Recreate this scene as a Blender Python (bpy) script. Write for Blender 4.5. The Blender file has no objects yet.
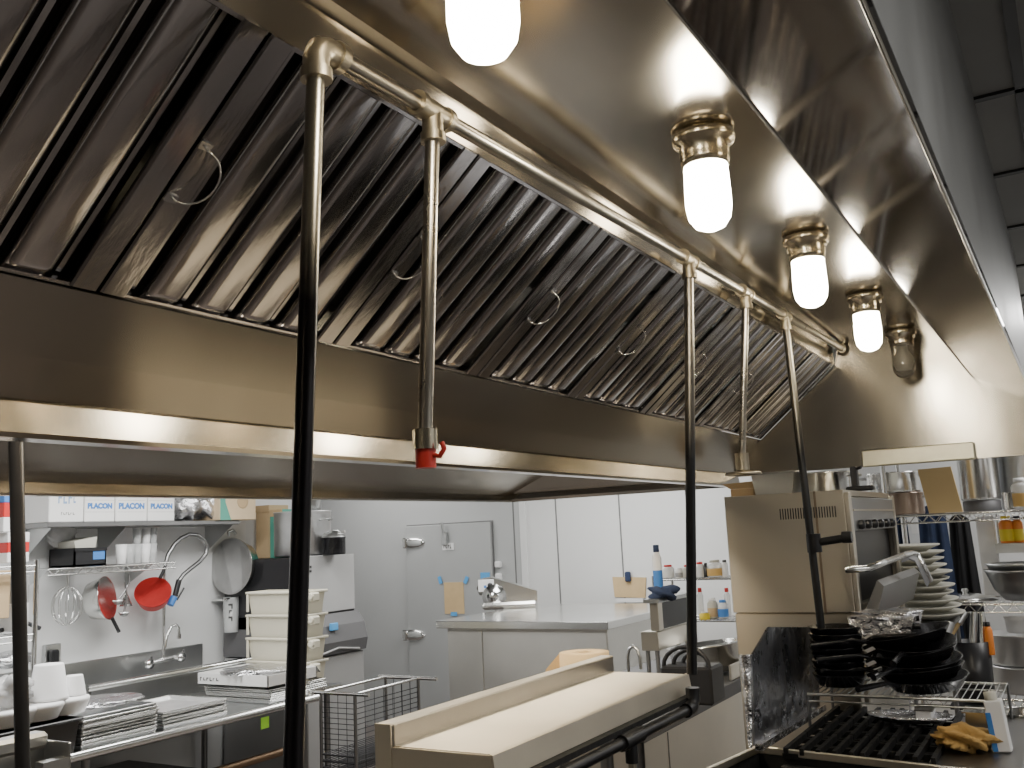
import bpy, math, random
from mathutils import Vector, Matrix
random.seed(7)
S = bpy.context.scene
COL = S.collection
PI = math.pi
EYE = 1.76
FPX = 948.0

# ------------------------------------------------------------ camera frame
ax_y = Vector((568, -126, -FPX)).normalized()
ax_x = -Vector((-1632, -230, -FPX)).normalized()
ax_x = (ax_x - ax_y * ax_x.dot(ax_y)).normalized()
ax_z = ax_x.cross(ax_y)
RM = Matrix((ax_x, ax_y, ax_z))          # camera vector -> world vector
EYEP = Vector((0, 0, EYE))

def at(px, py, x=None, y=None, z=None):
    """point of the place on a known world plane"""
    r = RM @ Vector((px - 512, -(py - 384), -FPX))
    t = x / r.x if x is not None else (y / r.y if y is not None else (z - EYE) / r.z)
    return EYEP + r * t

cam_d = bpy.data.cameras.new('camera'); cam = bpy.data.objects.new('camera', cam_d); COL.objects.link(cam)
cam_d.sensor_width = 36; cam_d.lens = FPX / 1024 * 36
cam_d.clip_start = 0.02
cam.matrix_world = Matrix.Translation(EYEP) @ RM.to_4x4()
S.camera = cam

# ------------------------------------------------------------ materials
def new_mat(name):
    m = bpy.data.materials.new(name); m.use_nodes = True
    nt = m.node_tree; b = nt.nodes['Principled BSDF']
    return m, nt, b

def plain(name, col, rough=.5, metal=0, noise=0.0, scale=8, bump=0, coat=0, emis=None, es=0, trans=0, alpha=1, stretch=(1,1,1)):
    m, nt, b = new_mat(name)
    b.inputs['Base Color'].default_value = (*col, 1)
    b.inputs['Roughness'].default_value = rough
    b.inputs['Metallic'].default_value = metal
    b.inputs['Coat Weight'].default_value = coat
    b.inputs['Transmission Weight'].default_value = trans
    b.inputs['Alpha'].default_value = alpha
    if emis:
        b.inputs['Emission Color'].default_value = (*emis, 1); b.inputs['Emission Strength'].default_value = es
    tc = nt.nodes.new('ShaderNodeTexCoord'); mp = nt.nodes.new('ShaderNodeMapping')
    mp.inputs['Scale'].default_value = stretch
    nt.links.new(tc.outputs['Object'], mp.inputs['Vector'])
    nz = nt.nodes.new('ShaderNodeTexNoise'); nz.inputs['Scale'].default_value = scale; nz.inputs['Detail'].default_value = 4
    nt.links.new(mp.outputs[0], nz.inputs['Vector'])
    if noise:
        mx = nt.nodes.new('ShaderNodeMix'); mx.data_type = 'RGBA'
        mx.inputs[6].default_value = (*[c * (1 - noise) for c in col], 1)
        mx.inputs[7].default_value = (*[min(1, c * (1 + noise)) for c in col], 1)
        nt.links.new(nz.outputs['Fac'], mx.inputs[0]); nt.links.new(mx.outputs[2], b.inputs['Base Color'])
    if bump:
        bp = nt.nodes.new('ShaderNodeBump'); bp.inputs['Strength'].default_value = bump; bp.inputs['Distance'].default_value = .01
        nt.links.new(nz.outputs['Fac'], bp.inputs['Height']); nt.links.new(bp.outputs[0], b.inputs['Normal'])
    return m

def steel(name, col, rough=.28, aniso=.0, tan=None, var=.18, vs=2.5, stretch=(1,1,1), bump=.0, metal=1.0):
    m, nt, b = new_mat(name)
    b.inputs['Metallic'].default_value = metal
    b.inputs['Anisotropic'].default_value = aniso
    geo = nt.nodes.new('ShaderNodeNewGeometry')
    mp = nt.nodes.new('ShaderNodeMapping'); mp.inputs['Scale'].default_value = stretch
    nt.links.new(geo.outputs['Position'], mp.inputs['Vector'])
    nz = nt.nodes.new('ShaderNodeTexNoise'); nz.inputs['Scale'].default_value = vs; nz.inputs['Detail'].default_value = 5
    nt.links.new(mp.outputs[0], nz.inputs['Vector'])
    mx = nt.nodes.new('ShaderNodeMix'); mx.data_type = 'RGBA'
    mx.inputs[6].default_value = (*[c * (1 - var) for c in col], 1)
    mx.inputs[7].default_value = (*[min(1, c * (1 + var)) for c in col], 1)
    nt.links.new(nz.outputs['Fac'], mx.inputs[0]); nt.links.new(mx.outputs[2], b.inputs['Base Color'])
    mr = nt.nodes.new('ShaderNodeMapRange'); mr.inputs['To Min'].default_value = rough * .8; mr.inputs['To Max'].default_value = rough * 1.2
    nt.links.new(nz.outputs['Fac'], mr.inputs['Value']); nt.links.new(mr.outputs[0], b.inputs['Roughness'])
    if tan:
        cv = nt.nodes.new('ShaderNodeCombineXYZ')
        for i in range(3): cv.inputs[i].default_value = tan[i]
        nt.links.new(cv.outputs[0], b.inputs['Tangent'])
    if bump:
        bp = nt.nodes.new('ShaderNodeBump'); bp.inputs['Strength'].default_value = bump; bp.inputs['Distance'].default_value = .02
        nt.links.new(nz.outputs['Fac'], bp.inputs['Height']); nt.links.new(bp.outputs[0], b.inputs['Normal'])
    return m

def reflection_tone(name, lo, hi, z0, z1, rl, rh, metal=1):  # upper tone imitates lamp reflection, put into the colour by height
    m, nt, b = new_mat(name)
    b.inputs['Metallic'].default_value = metal
    geo = nt.nodes.new('ShaderNodeNewGeometry'); sp = nt.nodes.new('ShaderNodeSeparateXYZ')
    nt.links.new(geo.outputs['Position'], sp.inputs[0])
    nz = nt.nodes.new('ShaderNodeTexNoise'); nz.inputs['Scale'].default_value = 12
    nt.links.new(geo.outputs['Position'], nz.inputs['Vector'])
    ad = nt.nodes.new('ShaderNodeMath'); ad.operation = 'MULTIPLY_ADD'; ad.inputs[1].default_value = .12
    nt.links.new(nz.outputs['Fac'], ad.inputs[0]); nt.links.new(sp.outputs['Z'], ad.inputs[2])
    mr = nt.nodes.new('ShaderNodeMapRange'); mr.inputs['From Min'].default_value = z0; mr.inputs['From Max'].default_value = z1
    nt.links.new(ad.outputs[0], mr.inputs['Value'])
    mx = nt.nodes.new('ShaderNodeMix'); mx.data_type = 'RGBA'
    mx.inputs[6].default_value = (*lo, 1); mx.inputs[7].default_value = (*hi, 1)
    nt.links.new(mr.outputs[0], mx.inputs[0]); nt.links.new(mx.outputs[2], b.inputs['Base Color'])
    m2 = nt.nodes.new('ShaderNodeMapRange'); m2.inputs['To Min'].default_value = rl; m2.inputs['To Max'].default_value = rh
    nt.links.new(mr.outputs[0], m2.inputs['Value']); nt.links.new(m2.outputs[0], b.inputs['Roughness'])
    return m

M = {}
HC = (.50, .462, .40)
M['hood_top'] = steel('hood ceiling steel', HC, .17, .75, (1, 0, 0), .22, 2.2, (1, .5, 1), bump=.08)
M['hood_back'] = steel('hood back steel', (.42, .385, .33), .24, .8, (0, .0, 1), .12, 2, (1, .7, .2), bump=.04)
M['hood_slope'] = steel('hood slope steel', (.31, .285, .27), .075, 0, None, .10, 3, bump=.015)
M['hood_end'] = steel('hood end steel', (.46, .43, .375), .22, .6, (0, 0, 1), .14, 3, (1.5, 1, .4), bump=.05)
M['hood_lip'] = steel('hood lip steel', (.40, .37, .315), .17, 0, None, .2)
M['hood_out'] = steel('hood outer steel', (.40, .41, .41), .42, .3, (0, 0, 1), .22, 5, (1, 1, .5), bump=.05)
M['baffle'] = steel('baffle steel', (.46, .445, .445), .17, .2, (0, 0, 1), .25, 5, (1, 3, 1), bump=.12)
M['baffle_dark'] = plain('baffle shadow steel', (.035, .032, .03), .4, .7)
M['pipe'] = reflection_tone('pipe steel', (.035, .033, .035), (.34, .32, .27), 2.12, 2.24, .28, .30)  # black below, reflected lamplight painted into the upper pipe colour
M['pipe_grey'] = steel('grey pipe', (.42, .39, .34), .28, vs=12)
M['pipe_top'] = steel('header pipe steel', (.34, .315, .27), .30, vs=14, var=.3)
M['pipe_black'] = plain('black pipe', (.02, .02, .022), .32, .4, noise=.4, scale=20)
M['brass'] = steel('fitting metal', (.42, .375, .29), .36, vs=20, var=.3, bump=.1)
M['fixture'] = steel('fixture metal', (.62, .56, .44), .24)
M['bulb'] = plain('lit glass jar', (1, .95, .85), .3, emis=(1, .905, .72), es=44)
M['glass_off'] = plain('clear jar glass', (.75, .72, .65), .08, trans=.85)
M['chrome'] = steel('chrome', (.80, .80, .79), .14, var=.05)
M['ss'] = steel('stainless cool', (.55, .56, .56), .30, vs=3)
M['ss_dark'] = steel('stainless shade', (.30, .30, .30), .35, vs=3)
M['ss_warm'] = steel('stainless warm', (.66, .615, .53), .30, .3, (.15, .15, 1), .10, 3, (1, 1, .3))
M['ss_tray'] = steel('overshelf steel', (.74, .685, .58), .45, vs=6, var=.14)
M['ss_splash'] = steel('splash steel', (.66, .62, .55), .34, vs=5)
M['ss_front'] = steel('prep front steel', (.70, .69, .66), .5, vs=2)
M['ss_bright'] = steel('stainless bright', (.78, .78, .76), .22)
M['alum'] = steel('aluminium', (.80, .80, .80), .42, vs=9)
M['foil'] = steel('crinkled foil', (.78, .78, .80), .22, vs=26, var=.25, bump=1.0)
M['foil_dark'] = steel('smoked foil', (.40, .41, .45), .28, vs=14, var=.3, bump=.8)
M['black'] = plain('black plastic', (.015, .015, .017), .35)
M['black_iron'] = plain('black iron', (.012, .012, .012), .6, .3, noise=.5, scale=30, bump=.3)
M['pan_black'] = plain('black pan', (.014, .014, .016), .22, .3, noise=.5, scale=18)
M['wall'] = plain('white panel wall', (.74, .75, .75), .55, noise=.03, scale=3)
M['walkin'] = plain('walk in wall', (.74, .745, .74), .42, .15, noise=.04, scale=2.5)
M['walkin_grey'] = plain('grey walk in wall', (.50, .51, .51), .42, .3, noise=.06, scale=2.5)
M['seam'] = plain('seam', (.16, .16, .16), .7)
M['floor'] = plain('quarry tile floor', (.15, .13, .12), .5, noise=.3, scale=9)
M['ceil'] = plain('ceiling tile', (.26, .26, .25), .8, noise=.12, scale=5)
M['ceil_dark'] = plain('grid', (.04, .04, .04), .6)
M['white'] = plain('white plastic', (.80, .80, .80), .45)
M['foam'] = plain('white foam', (.88, .88, .88), .6)
M['paper'] = plain('white carton', (.83, .83, .82), .7, noise=.03, scale=6)
M['beige'] = plain('beige plastic', (.62, .59, .48), .5, noise=.05)
M['beige_shade'] = plain('beige plastic recess shade', (.43, .41, .33), .55)  # shade of the tub handle hole, put into a darker beige
M['card'] = plain('cardboard', (.52, .38, .22), .8, noise=.12, scale=10)
M['kraft'] = plain('kraft paper', (.60, .44, .24), .8, noise=.12, scale=14)
M['green'] = plain('green print', (.10, .36, .28), .7)
M['blue'] = plain('blue print', (.05, .20, .55), .5)
M['tape'] = plain('blue tape', (.10, .38, .75), .6)
M['red'] = plain('red enamel', (.58, .025, .02), .42)
M['nozzle_red'] = plain('red nozzle cap', (.55, .04, .03), .4)
M['yellow'] = plain('yellow label', (.80, .62, .04), .5)
M['orange'] = plain('orange label', (.85, .26, .04), .5)
M['navy'] = plain('navy cloth', (.025, .04, .09), .9, noise=.4, scale=12, bump=.5)
M['blackcloth'] = plain('black cloth', (.012, .012, .014), .9, bump=.3)
M['towel'] = plain('tan towel', (.48, .30, .10), .95, noise=.35, scale=28, bump=.8)
M['grey_dark'] = plain('dark grey plastic', (.12, .12, .125), .5)
M['grey_mid'] = plain('grey steel paint', (.40, .40, .40), .4, .3)
M['brownbin'] = plain('dark bin', (.035, .032, .03), .5)
M['clear'] = plain('clear plastic', (.75, .77, .77), .2, alpha=.45)
M['bag'] = plain('plastic bag', (.62, .62, .62), .25, noise=.2, scale=20, bump=1, alpha=.75)
M['wood'] = plain('wooden handle', (.35, .20, .09), .6, noise=.2)
M['woodlight'] = plain('pale wood board', (.62, .45, .22), .6, noise=.15, scale=6, stretch=(1, 1, .2))
M['amber'] = plain('amber contents', (.60, .38, .12), .5)
M['tangrey'] = plain('cream tray', (.50, .49, .43), .6)
M['limegreen'] = plain('lime tag', (.35, .75, .05), .5)
M['ink'] = plain('ink', (.06, .06, .06), .6)

# ------------------------------------------------------------ mesh builder
class MB:
    def __init__(s): s.v = []; s.f = []; s.sm = []
    def add(s, vs, fs, smooth=False):
        n = len(s.v); s.v += [Vector(p) for p in vs]
        for f in fs: s.f.append([i + n for i in f]); s.sm.append(smooth)
        return s
    def box(s, a, b, bev=0.0):
        x0, x1 = sorted((a[0], b[0])); y0, y1 = sorted((a[1], b[1])); z0, z1 = sorted((a[2], b[2]))
        e = min(bev, (x1 - x0) * .45, (y1 - y0) * .45, (z1 - z0) * .45)
        if e <= 0:
            vs = [(x, y, z) for z in (z0, z1) for y in (y0, y1) for x in (x0, x1)]
            return s.add(vs, [(0, 2, 3, 1), (4, 5, 7, 6), (0, 1, 5, 4), (2, 6, 7, 3), (0, 4, 6, 2), (1, 3, 7, 5)])
        vs = []; idx = {}
        for ix, x in enumerate((x0, x1)):
            for iy, y in enumerate((y0, y1)):
                for iz, z in enumerate((z0, z1)):
                    sx, sy, sz = (1 - 2 * ix), (1 - 2 * iy), (1 - 2 * iz)
                    for k, p in enumerate(((x, y + sy * e, z + sz * e), (x + sx * e, y, z + sz * e), (x + sx * e, y + sy * e, z))):
                        idx[(ix, iy, iz, k)] = len(vs); vs.append(p)
        I = idx; F = []
        for i in (0, 1):
            F.append([I[(i, 0, 0, 0)], I[(i, 1, 0, 0)], I[(i, 1, 1, 0)], I[(i, 0, 1, 0)]])
            F.append([I[(0, i, 0, 1)], I[(1, i, 0, 1)], I[(1, i, 1, 1)], I[(0, i, 1, 1)]])
            F.append([I[(0, 0, i, 2)], I[(1, 0, i, 2)], I[(1, 1, i, 2)], I[(0, 1, i, 2)]])
        for a_ in (0, 1):
            for b_ in (0, 1):
                F.append([I[(a_, b_, 0, 0)], I[(a_, b_, 1, 0)], I[(a_, b_, 1, 1)], I[(a_, b_, 0, 1)]])
                F.append([I[(a_, 0, b_, 0)], I[(a_, 1, b_, 0)], I[(a_, 1, b_, 2)], I[(a_, 0, b_, 2)]])
                F.append([I[(0, a_, b_, 1)], I[(1, a_, b_, 1)], I[(1, a_, b_, 2)], I[(0, a_, b_, 2)]])
                for c_ in (0, 1): F.append([I[(a_, b_, c_, k)] for k in range(3)])
        return s.add(vs, F)
    def quad(s, *p): return s.add(p, [tuple(range(len(p)))])
    def slab(s, prof, y0, y1, t=.004):
        """open sheet following an (x,z) profile, extruded along y, with thickness"""
        out = []
        n = len(prof)
        nr = []
        for i in range(n):
            a = Vector(prof[max(0, i - 1)]); b = Vector(prof[min(n - 1, i + 1)]); d = (b - a).normalized()
            nr.append(Vector((-d.y, d.x)) * t)
        vs = []
        for y in (y0, y1):
            for i in range(n): vs.append((prof[i][0], y, prof[i][1]))
            for i in range(n): vs.append((prof[i][0] + nr[i].x, y, prof[i][1] + nr[i].y))
        F = []
        for i in range(n - 1):
            F.append((i, i + 1, 2 * n + i + 1, 2 * n + i))
            F.append((n + i, 3 * n + i, 3 * n + i + 1, n + i + 1))
            F.append((i, n + i, n + i + 1, i + 1)); F.append((2 * n + i, 2 * n + i + 1, 3 * n + i + 1, 3 * n + i))
        for i in (0, n - 1): F.append((i, 2 * n + i, 3 * n + i, n + i))
        return s.add(vs, F)
    def prism(s, poly, axis, a, b):
        """closed polygon extruded along an axis; poly gives the other two coords in order"""
        n = len(poly); vs = []
        for t in (a, b):
            for p in poly:
                q = list(p); q.insert({'x': 0, 'y': 1, 'z': 2}[axis], t); vs.append(q)
        F = [tuple(range(n)), tuple(range(2 * n - 1, n - 1, -1))]
        for i in range(n): j = (i + 1) % n; F.append((i, n + i, n + j, j))
        return s.add(vs, F)
    def tube(s, pts, r, n=12, cap=True, rr=None):
        pts = [Vector(p) for p in pts]; m = len(pts); rings = []
        d0 = (pts[1] - pts[0]).normalized(); up = Vector((0, 0, 1)) if abs(d0.z) < .9 else Vector((1, 0, 0))
        u = d0.cross(up).normalized()
        for i, p in enumerate(pts):
            d = (pts[min(m - 1, i + 1)] - pts[max(0, i - 1)]).normalized()
            u = (u - d * u.dot(d)).normalized(); w = d.cross(u)
            R = rr[i] if rr else r
            rings.append([p + (u * math.cos(2 * PI * k / n) + w * math.sin(2 * PI * k / n)) * R for k in range(n)])
        vs = [q for g in rings for q in g]; F = []
        for i in range(m - 1):
            for k in range(n):
                F.append((i * n + k, i * n + (k + 1) % n, (i + 1) * n + (k + 1) % n, (i + 1) * n + k))
        s.add(vs, F, True)
        if cap: s.add(rings[0], [tuple(range(n - 1, -1, -1))]); s.add(rings[-1], [tuple(range(n))])
        return s
    def lathe(s, prof, c=(0, 0, 0), n=28, mat=None, sm=True, closed=False):
        """profile of (r,z) turned about z at c; mat rotates it first"""
        vs = []; m = len(prof)
        for r, z in prof:
            for k in range(n):
                p = Vector((r * math.cos(2 * PI * k / n), r * math.sin(2 * PI * k / n), z))
                if mat is not None: p = mat @ p
                vs.append(p + Vector(c))
        F = []
        for i in range(m - 1):
            for k in range(n): F.append((i * n + k, i * n + (k + 1) % n, (i + 1) * n + (k + 1) % n, (i + 1) * n + k))
        s.add(vs, F, sm)
        for i in (0, m - 1):
            if prof[i][0] > 1e-4: s.add(vs[i * n:(i + 1) * n], [tuple(range(n))] if i else [tuple(range(n - 1, -1, -1))])
        return s
    def xf(s, mat):
        s.v = [mat @ p for p in s.v]; return s

def obj(name, mb, mat, parent=None, w=None):
    me = bpy.data.meshes.new(name)
    off = Vector(w) if w is not None else Vector((0, 0, 0))
    me.from_pydata([tuple(p - off) for p in mb.v], [], mb.f)
    for p, q in zip(me.polygons, mb.sm): p.use_smooth = q
    me.materials.append(mat if not isinstance(mat, str) else M[mat]); me.update()
    import bmesh
    bm = bmesh.new(); bm.from_mesh(me); bmesh.ops.recalc_face_normals(bm, faces=bm.faces); bm.to_mesh(me); bm.free()
    o = bpy.data.objects.new(name, me); COL.objects.link(o)
    if parent: o.parent = parent
    elif w is not None: o.location = off
    return o

def tag(o, label, cat, group=None, kind=None):
    o['label'] = label; o['category'] = cat
    if group: o['group'] = group
    if kind: o['kind'] = kind
    return o
def thing(name, label, cat, loc=(0, 0, 0), rz=0, group=None, rot=None):
    o = bpy.data.objects.new(name, None); COL.objects.link(o); o.empty_display_size = .05
    o.location = loc; o.rotation_euler = rot if rot else (0, 0, rz)
    return tag(o, label, cat, group)
def struct(name, mb, mat, parent=None):
    o = obj(name, mb, mat, parent)
    if not parent: o['kind'] = 'structure'
    return o
def solo(name, mb, mat, label, cat, group=None, w=None):
    return tag(obj(name, mb, mat, None, w), label, cat, group)
def dup(root, loc, label, rz=None, rot=None):
    r = root.copy(); COL.objects.link(r); r.location = loc; r['label'] = label
    if rz is not None: r.rotation_euler = (0, 0, rz)
    if rot is not None: r.rotation_euler = rot
    for ch in list(root.children):
        c = ch.copy(); COL.objects.link(c); c.parent = r
        for g in list(ch.children):
            d = g.copy(); COL.objects.link(d); d.parent = c
    return r
def text(name, body, size, mat, parent, loc, rot, bold=0):
    cu = bpy.data.curves.new(name, 'FONT'); cu.body = body; cu.size = size; cu.align_x = 'CENTER'; cu.align_y = 'CENTER'; cu.offset = bold; cu.extrude = .0005
    t = bpy.data.objects.new('tmp', cu); COL.objects.link(t)
    bpy.context.view_layer.update()
    me = bpy.data.meshes.new_from_object(t.evaluated_get(bpy.context.evaluated_depsgraph_get()))
    bpy.data.objects.remove(t)
    me.materials.clear(); me.materials.append(M[mat])
    o = bpy.data.objects.new(name, me); COL.objects.link(o); o.parent = parent; o.location = loc; o.rotation_euler = rot
    return o

def marks(name, w, h, mat, parent, loc, rot, n=6, seed=1):
    """a row of small blurred print strokes, too small to read in the photograph"""
    rnd = random.Random(seed); m = MB(); x = -w / 2; st = w / n
    for i in range(n):
        a = st * rnd.uniform(.45, .8); t = h * rnd.uniform(.6, 1)
        m.box((x, -t / 2, 0), (x + a * .35, t / 2, .0006)); m.box((x + a * .35, -t / 2 if i % 2 else t / 2 - t * .3, 0), (x + a, -t / 2 + t * .3 if i % 2 else t / 2, .0006)); x += st
    o = obj(name, m, mat, parent); o.location = loc; o.rotation_euler = rot; return o

# ============================================================ room shell
WX = -5.4            # left wall
struct('floor', MB().box((-9, -4, -.1), (4, 11, 0)), 'floor')
struct('wall_left', MB().box((WX - .1, -4, 0), (WX, 6.0, 2.75)), 'wall')
struct('wall_left_recess', MB().box((-8.9, 5.9, 0), (WX - .1, 6.0, 2.75)), 'wall')
struct('wall_far_side', MB().box((-9, 5.9, 0), (-8.9, 7.7, 2.75)), 'wall')
struct('wall_back', MB().box((-9, -4.1, 0), (4, -4, 2.75)), 'wall')
struct('wall_right', MB().box((3.5, -4, 0), (3.6, 5.9, 2.75)), 'wall')
struct('wall_end', MB().box((-1.3, 5.8, 0), (3.6, 5.9, 2.75)), 'wall')
struct('wall_return', MB().box((-1.3, 5.9, 0), (-1.2, 8.1, 2.75)), 'wall')
DY = 7.6
cxn = at(521, 500, y=DY).x
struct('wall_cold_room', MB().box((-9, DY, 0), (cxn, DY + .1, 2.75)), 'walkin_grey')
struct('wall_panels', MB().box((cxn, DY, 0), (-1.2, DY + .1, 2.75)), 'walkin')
mb = MB()
for px in (558, 622, 690):
    x = at(px, 550, y=DY).x; mb.box((x - .006, DY - .004, 0), (x + .006, DY, 2.75))
x = at(515, 550, y=DY).x
mb.box((x - .006, DY - .004, 0), (x + .006, DY, 2.75))
struct('trim_1', mb, 'seam')
struct('trim_2', MB().box((cxn - .02, DY - .02, 0), (cxn + .05, DY, 2.75), .005), 'walkin')
ceil = struct('ceiling', MB().box((-9, -4, 2.75), (4, 11, 2.85)), 'ceil')
mb = MB()
for i in range(-7, 7): mb.box((i * .61 - .012, -4, 2.742), (i * .61 + .012, 8, 2.75))
for i in range(-6, 14): mb.box((-6.5, i * .61 - .012, 2.742), (3.5, i * .61 + .012, 2.75))
struct('trim_ceiling_grid', mb, 'ceil_dark')

# cold-room door
a = at(408, 527, y=DY); b = at(492, 521, y=DY)
zt_ = (a.z + b.z) / 2
dd = struct('door_1', MB().box((a.x, DY - .05, .1), (b.x, DY - .005, zt_), .008), plain('door skin', (.47, .48, .48), .36, .35, noise=.05, scale=3))
struct('door_gap', MB().box((a.x - .012, DY - .008, .08), (b.x + .012, DY - .002, zt_ + .012)), 'seam', dd)
for py in (543, 635):
    h = at(409, py, y=DY - .05)
    mb = MB().box((h.x - .05, DY - .10, h.z - .05), (h.x - .005, DY - .05, h.z + .05), .01)
    mb.lathe([(.001, .20), (.03, .18), (.05, .12), (.055, .04), (.05, 0)], (h.x - .01, DY - .055, h.z), 16, Matrix.Rotation(PI / 2, 3, 'Y') @ Matrix.Diagonal((1, .5, 1)))
    obj('hinge', mb, 'chrome', dd)
h = at(446, 535, y=DY - .05)
obj('door_closer', MB().box((h.x - .025, DY - .1, h.z - .10), (h.x + .025, DY - .05, h.z + .03), .01).tube([(h.x, DY - .09, h.z), (h.x - .01, DY - .1, h.z + .12)], .013), 'ss', dd)
h = at(448, 546.5, y=DY - .055)
sg = solo('door_sign', MB().box((h.x - .065, DY - .056, h.z - .033), (h.x + .065, DY - .0505, h.z + .033)), 'white', 'small white lettered sign on the grey cold-room door', 'sign')
marks('lettering', .10, .04, 'ink', sg, (h.x, DY - .057, h.z), (PI / 2, 0, 0), 4, 3)
h = at(454, 598, y=DY - .055)
pp = solo('paper_bag_notice', MB().box((h.x - .11, DY - .056, h.z - .145), (h.x + .11, DY - .0505, h.z + .145)), 'kraft', 'brown paper sheet taped to the cold-room door', 'notice')
for px, py in ((440, 580), (466, 580), (454, 614)):
    q = at(px, py, y=DY - .06)
    m3 = Matrix.Translation(q) @ Matrix.Rotation((.5 if px > 460 else -.3) if py < 600 else 1.57, 4, 'Y')
    obj('blue_tape', MB().box((-.018, -.002, -.035), (.018, 0, .035)).xf(m3), 'tape', pp)
q = at(485, 575.5, y=DY - .055)
solo('tape_label', MB().box((q.x - .05, DY - .056, q.z - .028), (q.x + .05, DY - .0505, q.z + .028)), 'tape', 'strip of blue tape alone near the opening edge of the cold-room door', 'tape')
q = at(500, 571, y=DY)
lk = thing('door_latch', 'small white latch beside the cold-room door edge', 'latch', (q.x, DY, q.z))
obj('latch_body', MB().box((-.03, -.05, -.1), (.03, -.001, -.02), .01), 'white', lk)
obj('latch_cap', MB().box((-.03, -.05, .03), (.03, -.001, .09), .01), 'white', lk)

# ============================================================ exhaust hood (near, over the cook line)
Y0, Y1 = -1.2, 4.16
FB, FT = Vector((-1.17, 2.131)), Vector((-.827, 2.422))
hd = thing('exhaust_hood', 'large brushed stainless steel exhaust hood overhead with slanted baffle filters', 'exhaust hood', (-.7, 1.5, 1.95))
hw = (-.7, 1.5, 1.95)
obj('top_panel', MB().slab([(-.80, 2.50), (-.305, 2.50), (-.305, 2.31)], Y0, Y1), 'hood_top', hd, hw)
obj('upper_strip', MB().slab([(FT.x, FT.y), (-.822, 2.492), (-.80, 2.50)], Y0, Y1), 'hood_top', hd, hw)
obj('back_panel', MB().slab([(-1.300, 1.984), (-1.245, 2.043), (FB.x, FB.y - .002)], Y0, Y1), 'hood_back', hd, hw)
lp = MB().prism([(-1.335, 1.933), (-1.292, 1.933), (-1.286, 1.940), (-1.293, 1.985), (-1.335, 1.985)], 'y', Y0, Y1 + .01)
obj('rear_lip', lp, 'hood_lip', hd, hw)
obj('front_slope', MB().slab([(-.305, 2.305), (-.1035, 2.179)], Y0, Y1), 'hood_slope', hd, hw)
obj('front_lip', MB().prism([(-.1035, 2.177), (-.1005, 2.177), (-.1005, 2.20), (-.1035, 2.20)], 'y', Y0, Y1), 'hood_slope', hd, hw)
mb = MB()
mb.tube([(-.306, Y0, 2.304), (-.306, Y1, 2.304)], .0022, 6); mb.tube([(-.102, Y0, 2.178), (-.102, Y1, 2.178)], .0028, 8)
obj('lip_edge_roll', mb, 'hood_lip', hd, hw)
obj('outer_panel', MB().box((-.104, Y0, 2.20), (-.100, Y1, 2.749)), 'hood_out', hd, hw)
for y in (.62,): obj('panel_seam', MB().box((-.0998, y - .002, 2.20), (-.0990, y + .002, 2.745)), 'baffle_dark', hd, hw)
for y in (.50, .70, 1.05, 1.25): obj('rivet', MB().lathe([(0, .003), (.004, .002), (.005, 0)], (-.0995, y, 2.45), 10, Matrix.Rotation(PI / 2, 3, 'Y')), 'chrome', hd, hw)
endp = [(-1.31, 1.98), (-1.17, 2.131), (-.827, 2.422), (-.81, 2.5), (-.305, 2.5), (-.305, 2.305), (-.1035, 2.179), (-.1035, 1.98)]
obj('end_panel', MB().prism(endp, 'y', Y1, Y1 + .006), 'hood_end', hd, hw)
obj('near_end_panel', MB().prism(endp, 'y', Y0 - .006, Y0), 'hood_end', hd, hw)
# angle trims where the filter bank meets the end panel, and screws
mb = MB()
mb.slab([(FB.x - .01, FB.y - .02), (FT.x + .012, FT.y - .012), (-.80, 2.495)], Y1 - .035, Y1 - .001, .003)
obj('corner_trim', mb, 'hood_lip', hd, hw)
mb = MB()
for k in range(8):
    y = .6 + k * .5
    mb.lathe([(0, .006), (.002, .005), (.003, 0)], (-1.19, y, 2.118), 8, Matrix.Rotation(PI * .8, 3, 'Y'))
obj('trim_screws', mb, 'chrome', hd, hw)

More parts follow.
